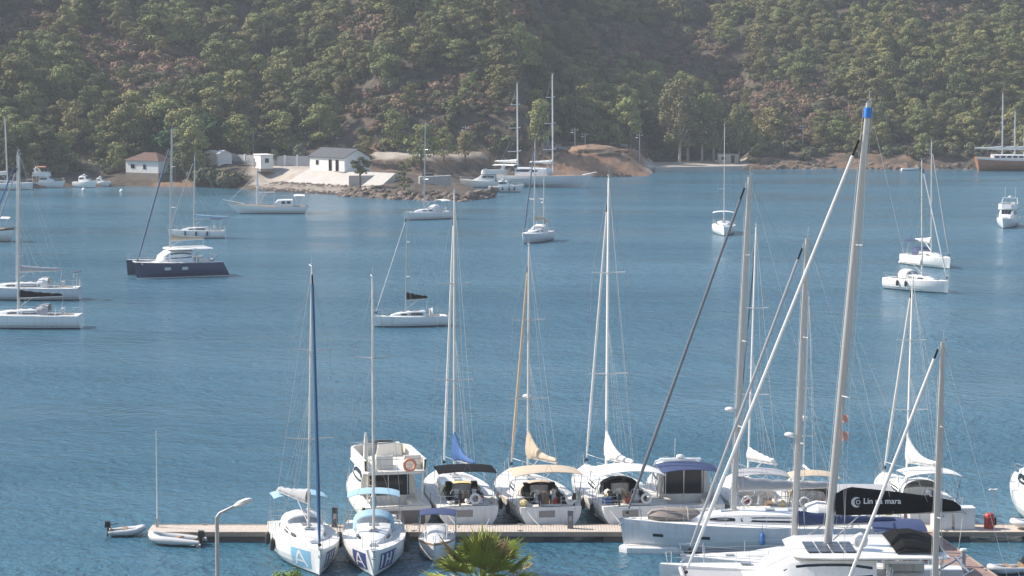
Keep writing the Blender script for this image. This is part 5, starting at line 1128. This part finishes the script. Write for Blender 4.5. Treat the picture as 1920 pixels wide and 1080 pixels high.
# the big grey sloop lying along the pontoon
r, H, _ = sailboat('big grey sloop lying along the pontoon with blue fenders and grey foredeck dinghy', 0, 0, 15.6, 4.5, 1.65, 180, 21.0, loc=(14.1, 141.35), hull=GREYHULL, stripe=None, boot=BOOT, jib=M('dark grey furled sail', (.14, .15, .17), .75), jibr=.095, cover=GREYF, bimini=GREYF, hood=WHITEF, chord=.34, rake=R(2.3), mfrac=.61, mat=ALU, radar=.30, nsp=3, twin=True, ts=.86, fenders=((.52, 1), (.40, 1), (.27, 1)), clutter=8, frac=.98, boomL=5.4, spw=1.1)
for t in (.86, .70, .36, .22):
    a = H.pt(t, .95, 1, .012); b = H.pt(t+.035, .95, 1, .012); c = H.pt(t+.035, 1.12, 1, .012); d = H.pt(t, 1.12, 1, .012); m = MB(); m.add([a, b, c, d], [(0, 1, 2, 3)]); m.build('hull_window', GLASS, r, 0)
m = MB(); P = [(3.2, 0), (3.5, .55), (4.6, .75), (5.7, .7), (6.2, .3), (6.2, -.3), (5.7, -.7), (4.6, -.75), (3.5, -.55)]; z = 1.85
q = thing('upturned_dinghy', 'grey covered dinghy lashed upside down on the foredeck of the big grey sloop', 'dinghy', (14.1-.3, 141.35, 0), R(180)); m.loft([[(x, y, z) for x, y in P], [(4.7+(x-4.7)*1.02, y*1.05, z+.22) for x, y in P], [(4.7+(x-4.7)*.85, y*.75, z+.48) for x, y in P], [(4.7+(x-4.7)*.5, y*.3, z+.58) for x, y in P]]); m.build('cover', M('taupe cover', (.24, .20, .17), .85, var=.15), q, 45); [one('tube', [(x, -.8, z), (x, -.5, z+.55), (x, .5, z+.55), (x, .8, z)], .02, 4).build('lashing', ROPE, q) for x in (4.0, 5.2)]
# the sloop lying between the big grey sloop and the catamaran
sailboat('sloop with navy deck canvas lying between the big grey sloop and the catamaran', 0, 0, 13.0, 3.8, 1.25, 180, 18.2, loc=(15.7, 133.1), hull=GREYHULL, jib=GREYF, jibr=.085, cover=NAVYF, bimini=NAVYF, hood=NAVYF, chord=.34, rake=R(1.9), mfrac=.565, radar=.36, nsp=2, twin=True, clutter=8, frac=.98, boomL=5.2, spw=1.0)
# catamaran with the lettered sail bag
r, co, g, d = catamaran('white catamaran with roof solar panels and lettered black sail bag', (15.35, 126.5, 0), 15.3, 7.6, 1.5, 180, 25.4, cover=BLACKF, coverstyle='bag', jib=WHITEF, jibr=.10, chord=.42, rake=R(4.6), mfrac=.47, solar=True, boomL=6.4, frac=.93, hood=BLACKF, band=True, roof=1.5, boomz=1.6)
cu = bpy.data.curves.new('lettering', 'FONT'); cu.body = 'Lin na mara'; cu.size = .40; cu.extrude = .004; cu.offset = .006
to = bpy.data.objects.new('t', cu); COL.objects.link(to); bpy.context.view_layer.update(); tme = bpy.data.meshes.new_from_object(to.evaluated_get(bpy.context.evaluated_depsgraph_get())); bpy.data.objects.remove(to)
tme.materials.clear(); tme.materials.append(M('print white', (.72, .72, .72), .6))
lo = bpy.data.objects.new('lettering', tme); COL.objects.link(lo); lo.parent = co
q = g+d*1.35; lo.location = (q.x, .232, q.z+.52); lo.rotation_euler = (R(90), R(0), R(180))
m = MB()
for i in range(22):
    a0 = R(60+i*11); 
    def cr(a, s): w_ = .10*math.sin((a-R(60))/R(242)*math.pi)+.012; rr = .31+s*w_; return (rr*math.cos(a), 0, rr*math.sin(a))
    m.add([cr(a0, -1), cr(a0+R(11), -1), cr(a0+R(11), 1), cr(a0, 1)], [(0, 1, 2, 3)])
m.torus((.06, 0, 0), .13, .035, 'y', 14, 4)
lg = m.build('emblem', M('print grey', (.55, .56, .56), .6), co, 0); lg.scale = (.72, 1, .72); q = g+d*1.05; lg.location = (q.x, .236, q.z+.60); lg.rotation_euler = (0, 0, math.pi)
one('ball', (-1.9, 1.5, 3.75), (.38, .34, .42), 10, 6).build('satellite_dome', WHITE, r)
for z, sz in ((8.6, .30), (9.5, .26)):
    m = MB(); m.loft([[(-.95-.08*z/8-sz*i/4*1.1, .5+.06*math.sin(i*1.7), z+.0), (-.95-.08*z/8-sz*i/4*1.1, .5+.05*math.sin(i*1.7+1), z+sz*1.5)] for i in range(5)], closed=False, cap=False); m.build('flag', M('faded red flag', (.68, .36, .28), .8), r, 0)
# near sloop whose hull lies below the picture
sailboat('sloop whose tall bare mast rises in front of the white dock boxes', 0, 0, 9.4, 3.2, 1.2, 180, 14.4, loc=(19.9, 118.8), jib=WHITEF, jibr=.09, cover=None, chord=.30, rake=R(1.0), mfrac=.5, frac=.985, spw=.5, nsp=2)

# ================================================================== FOREGROUND: street lamp, palm, tree tops
p = W(407, 1000, 8.0); r = thing('street_lamp', 'galvanised street lamp with bent arm and pale lantern', 'street lamp', (p.x*105/p.y, 105, 1.2)); h = 28-(977-91)*105/4800-1.2
one('tube', [(0, 0, 0), (0, 0, 2), (0, 0, h)], [.11, .09, .085], 10).build('post', GALV, r); one('tube', [(0, 0, h-.02), (.12, 0, h+.16), (.8, 0, h+.5)], [.075, .06, .05], 8).build('arm', GALV, r)
m = MB(); m.loft([[(x, y*wd, z) for y, z in ((-1, z0), (-.8, z1), (0, z2), (.8, z1), (1, z0), (.6, z0-.05), (-.6, z0-.05))] for x, wd, z0, z1, z2 in ((.72, .06, h+.45, h+.5, h+.53), (.9, .14, h+.5, h+.62, h+.68), (1.2, .16, h+.6, h+.74, h+.80), (1.4, .13, h+.68, h+.78, h+.82), (1.48, .05, h+.72, h+.76, h+.78))]); m.build('lantern', M('lantern shell', (.66, .64, .60), .5), r, 50)
def fan_palm(label, loc, hgt, n, rad, seed):
    rg = random.Random(seed); r = thing('fan_palm', label, 'palm', loc); m = MB(); m.tube([(0, 0, 0), (.06, 0, hgt*.4), (0, 0, hgt*.8), (0, 0, hgt)], [.28, .22, .20, .24], 9); m.build('trunk', BARK, r)
    for i in range(n):
        az = i*2.39996+rg.uniform(-.2, .2); el = R(86-92*(i/n)**1.1+rg.uniform(-9, 9)); pl = rad*rg.uniform(.40, .62); bl = rad*rg.uniform(.5, .75)
        ca, sa = math.cos(az), math.sin(az); P = Vector((ca*math.cos(el), sa*math.cos(el), math.sin(el))); side = Vector((-sa, ca, 0)); nrm = side.cross(P).normalized()
        b = Vector((0, 0, hgt))+P*.15; e = b+P*pl-Vector((0, 0, .08*pl)); m = MB(); m.tube([b, e], [.03, .018], 4)
        k = 21
        for j in range(k):
            a = R(-64+128*j/(k-1)); dr = (P*math.cos(a)+side*math.sin(a)).normalized(); ln = bl*(.72+.28*math.cos(a))*rg.uniform(.9, 1.05); w_ = .040*rad/2
            sd2 = nrm.cross(dr).normalized(); mid = e+dr*(ln*.55)+nrm*.03; tip = e+dr*ln-Vector((0, 0, rg.uniform(-.02, .30)*ln)); cup = nrm*(.03)
            m.add([e, mid-sd2*w_+cup, mid+sd2*w_+cup, tip, mid-nrm*.02], [(0, 1, 4), (0, 4, 2), (1, 3, 4), (4, 3, 2)])
        m.build('frond', M('dry palm leaves', (.30, .22, .10), .8, rnd=.2) if i % 9 == 8 else PALMM, r, 0)
p = W(905, 1062, 6.4); fan_palm('green fan palm whose crown rises in front of the pontoon', (p.x*105/p.y, 105, 1.2), 4.35, 40, 2.35, 5)
r = thing('leafy_bush_tree', 'top of a sunlit leafy tree in front of the bow-on sloops', 'tree', ((527-960)*104/4800, 104, 1.2)); m = MB(); rg = random.Random(9)
for i in range(30):
    a = rg.uniform(0, 6.28); f = rg.uniform(0, 1); q = 1.15*rg.uniform(.2, 1)*math.sin(math.pi*(.15+.75*f)); rr = rg.uniform(.22, .38); clump(m, (q*math.cos(a), q*math.sin(a), 2.6+2.9*f), (rr, rr, rr*.8), 46, .075, .3, rg=rg)
m.build('crown', PALMM, r, 0); m = MB(); trunk(m, 4.6, .12, [(.5, (.6, .2, 4.6), .05), (.45, (-.6, -.1, 4.2), .05), (.6, (.1, -.5, 4.9), .05)]); m.build('trunk', BARK, r)
# ================================================================== HAZE
m = MB(); m.box((0, 495, 83), (1060, 1120, 180)); hzo = m.build('haze', None, None, 0); hzo.data.materials.clear()
hm = bpy.data.materials.new('haze air'); hm.use_nodes = True; n = hm.node_tree; n.nodes.clear(); o = n.nodes.new('ShaderNodeOutputMaterial'); v = n.nodes.new('ShaderNodeVolumePrincipled')
v.inputs['Color'].default_value = (.86, .92, 1.0, 1); v.inputs['Density'].default_value = .00019; v.inputs['Anisotropy'].default_value = .1; n.links.new(v.outputs[0], o.inputs['Volume'])
hzo.data.materials.append(hm); tag(hzo, 'pale blue haze in the air over the bay', 'haze', kind='stuff')
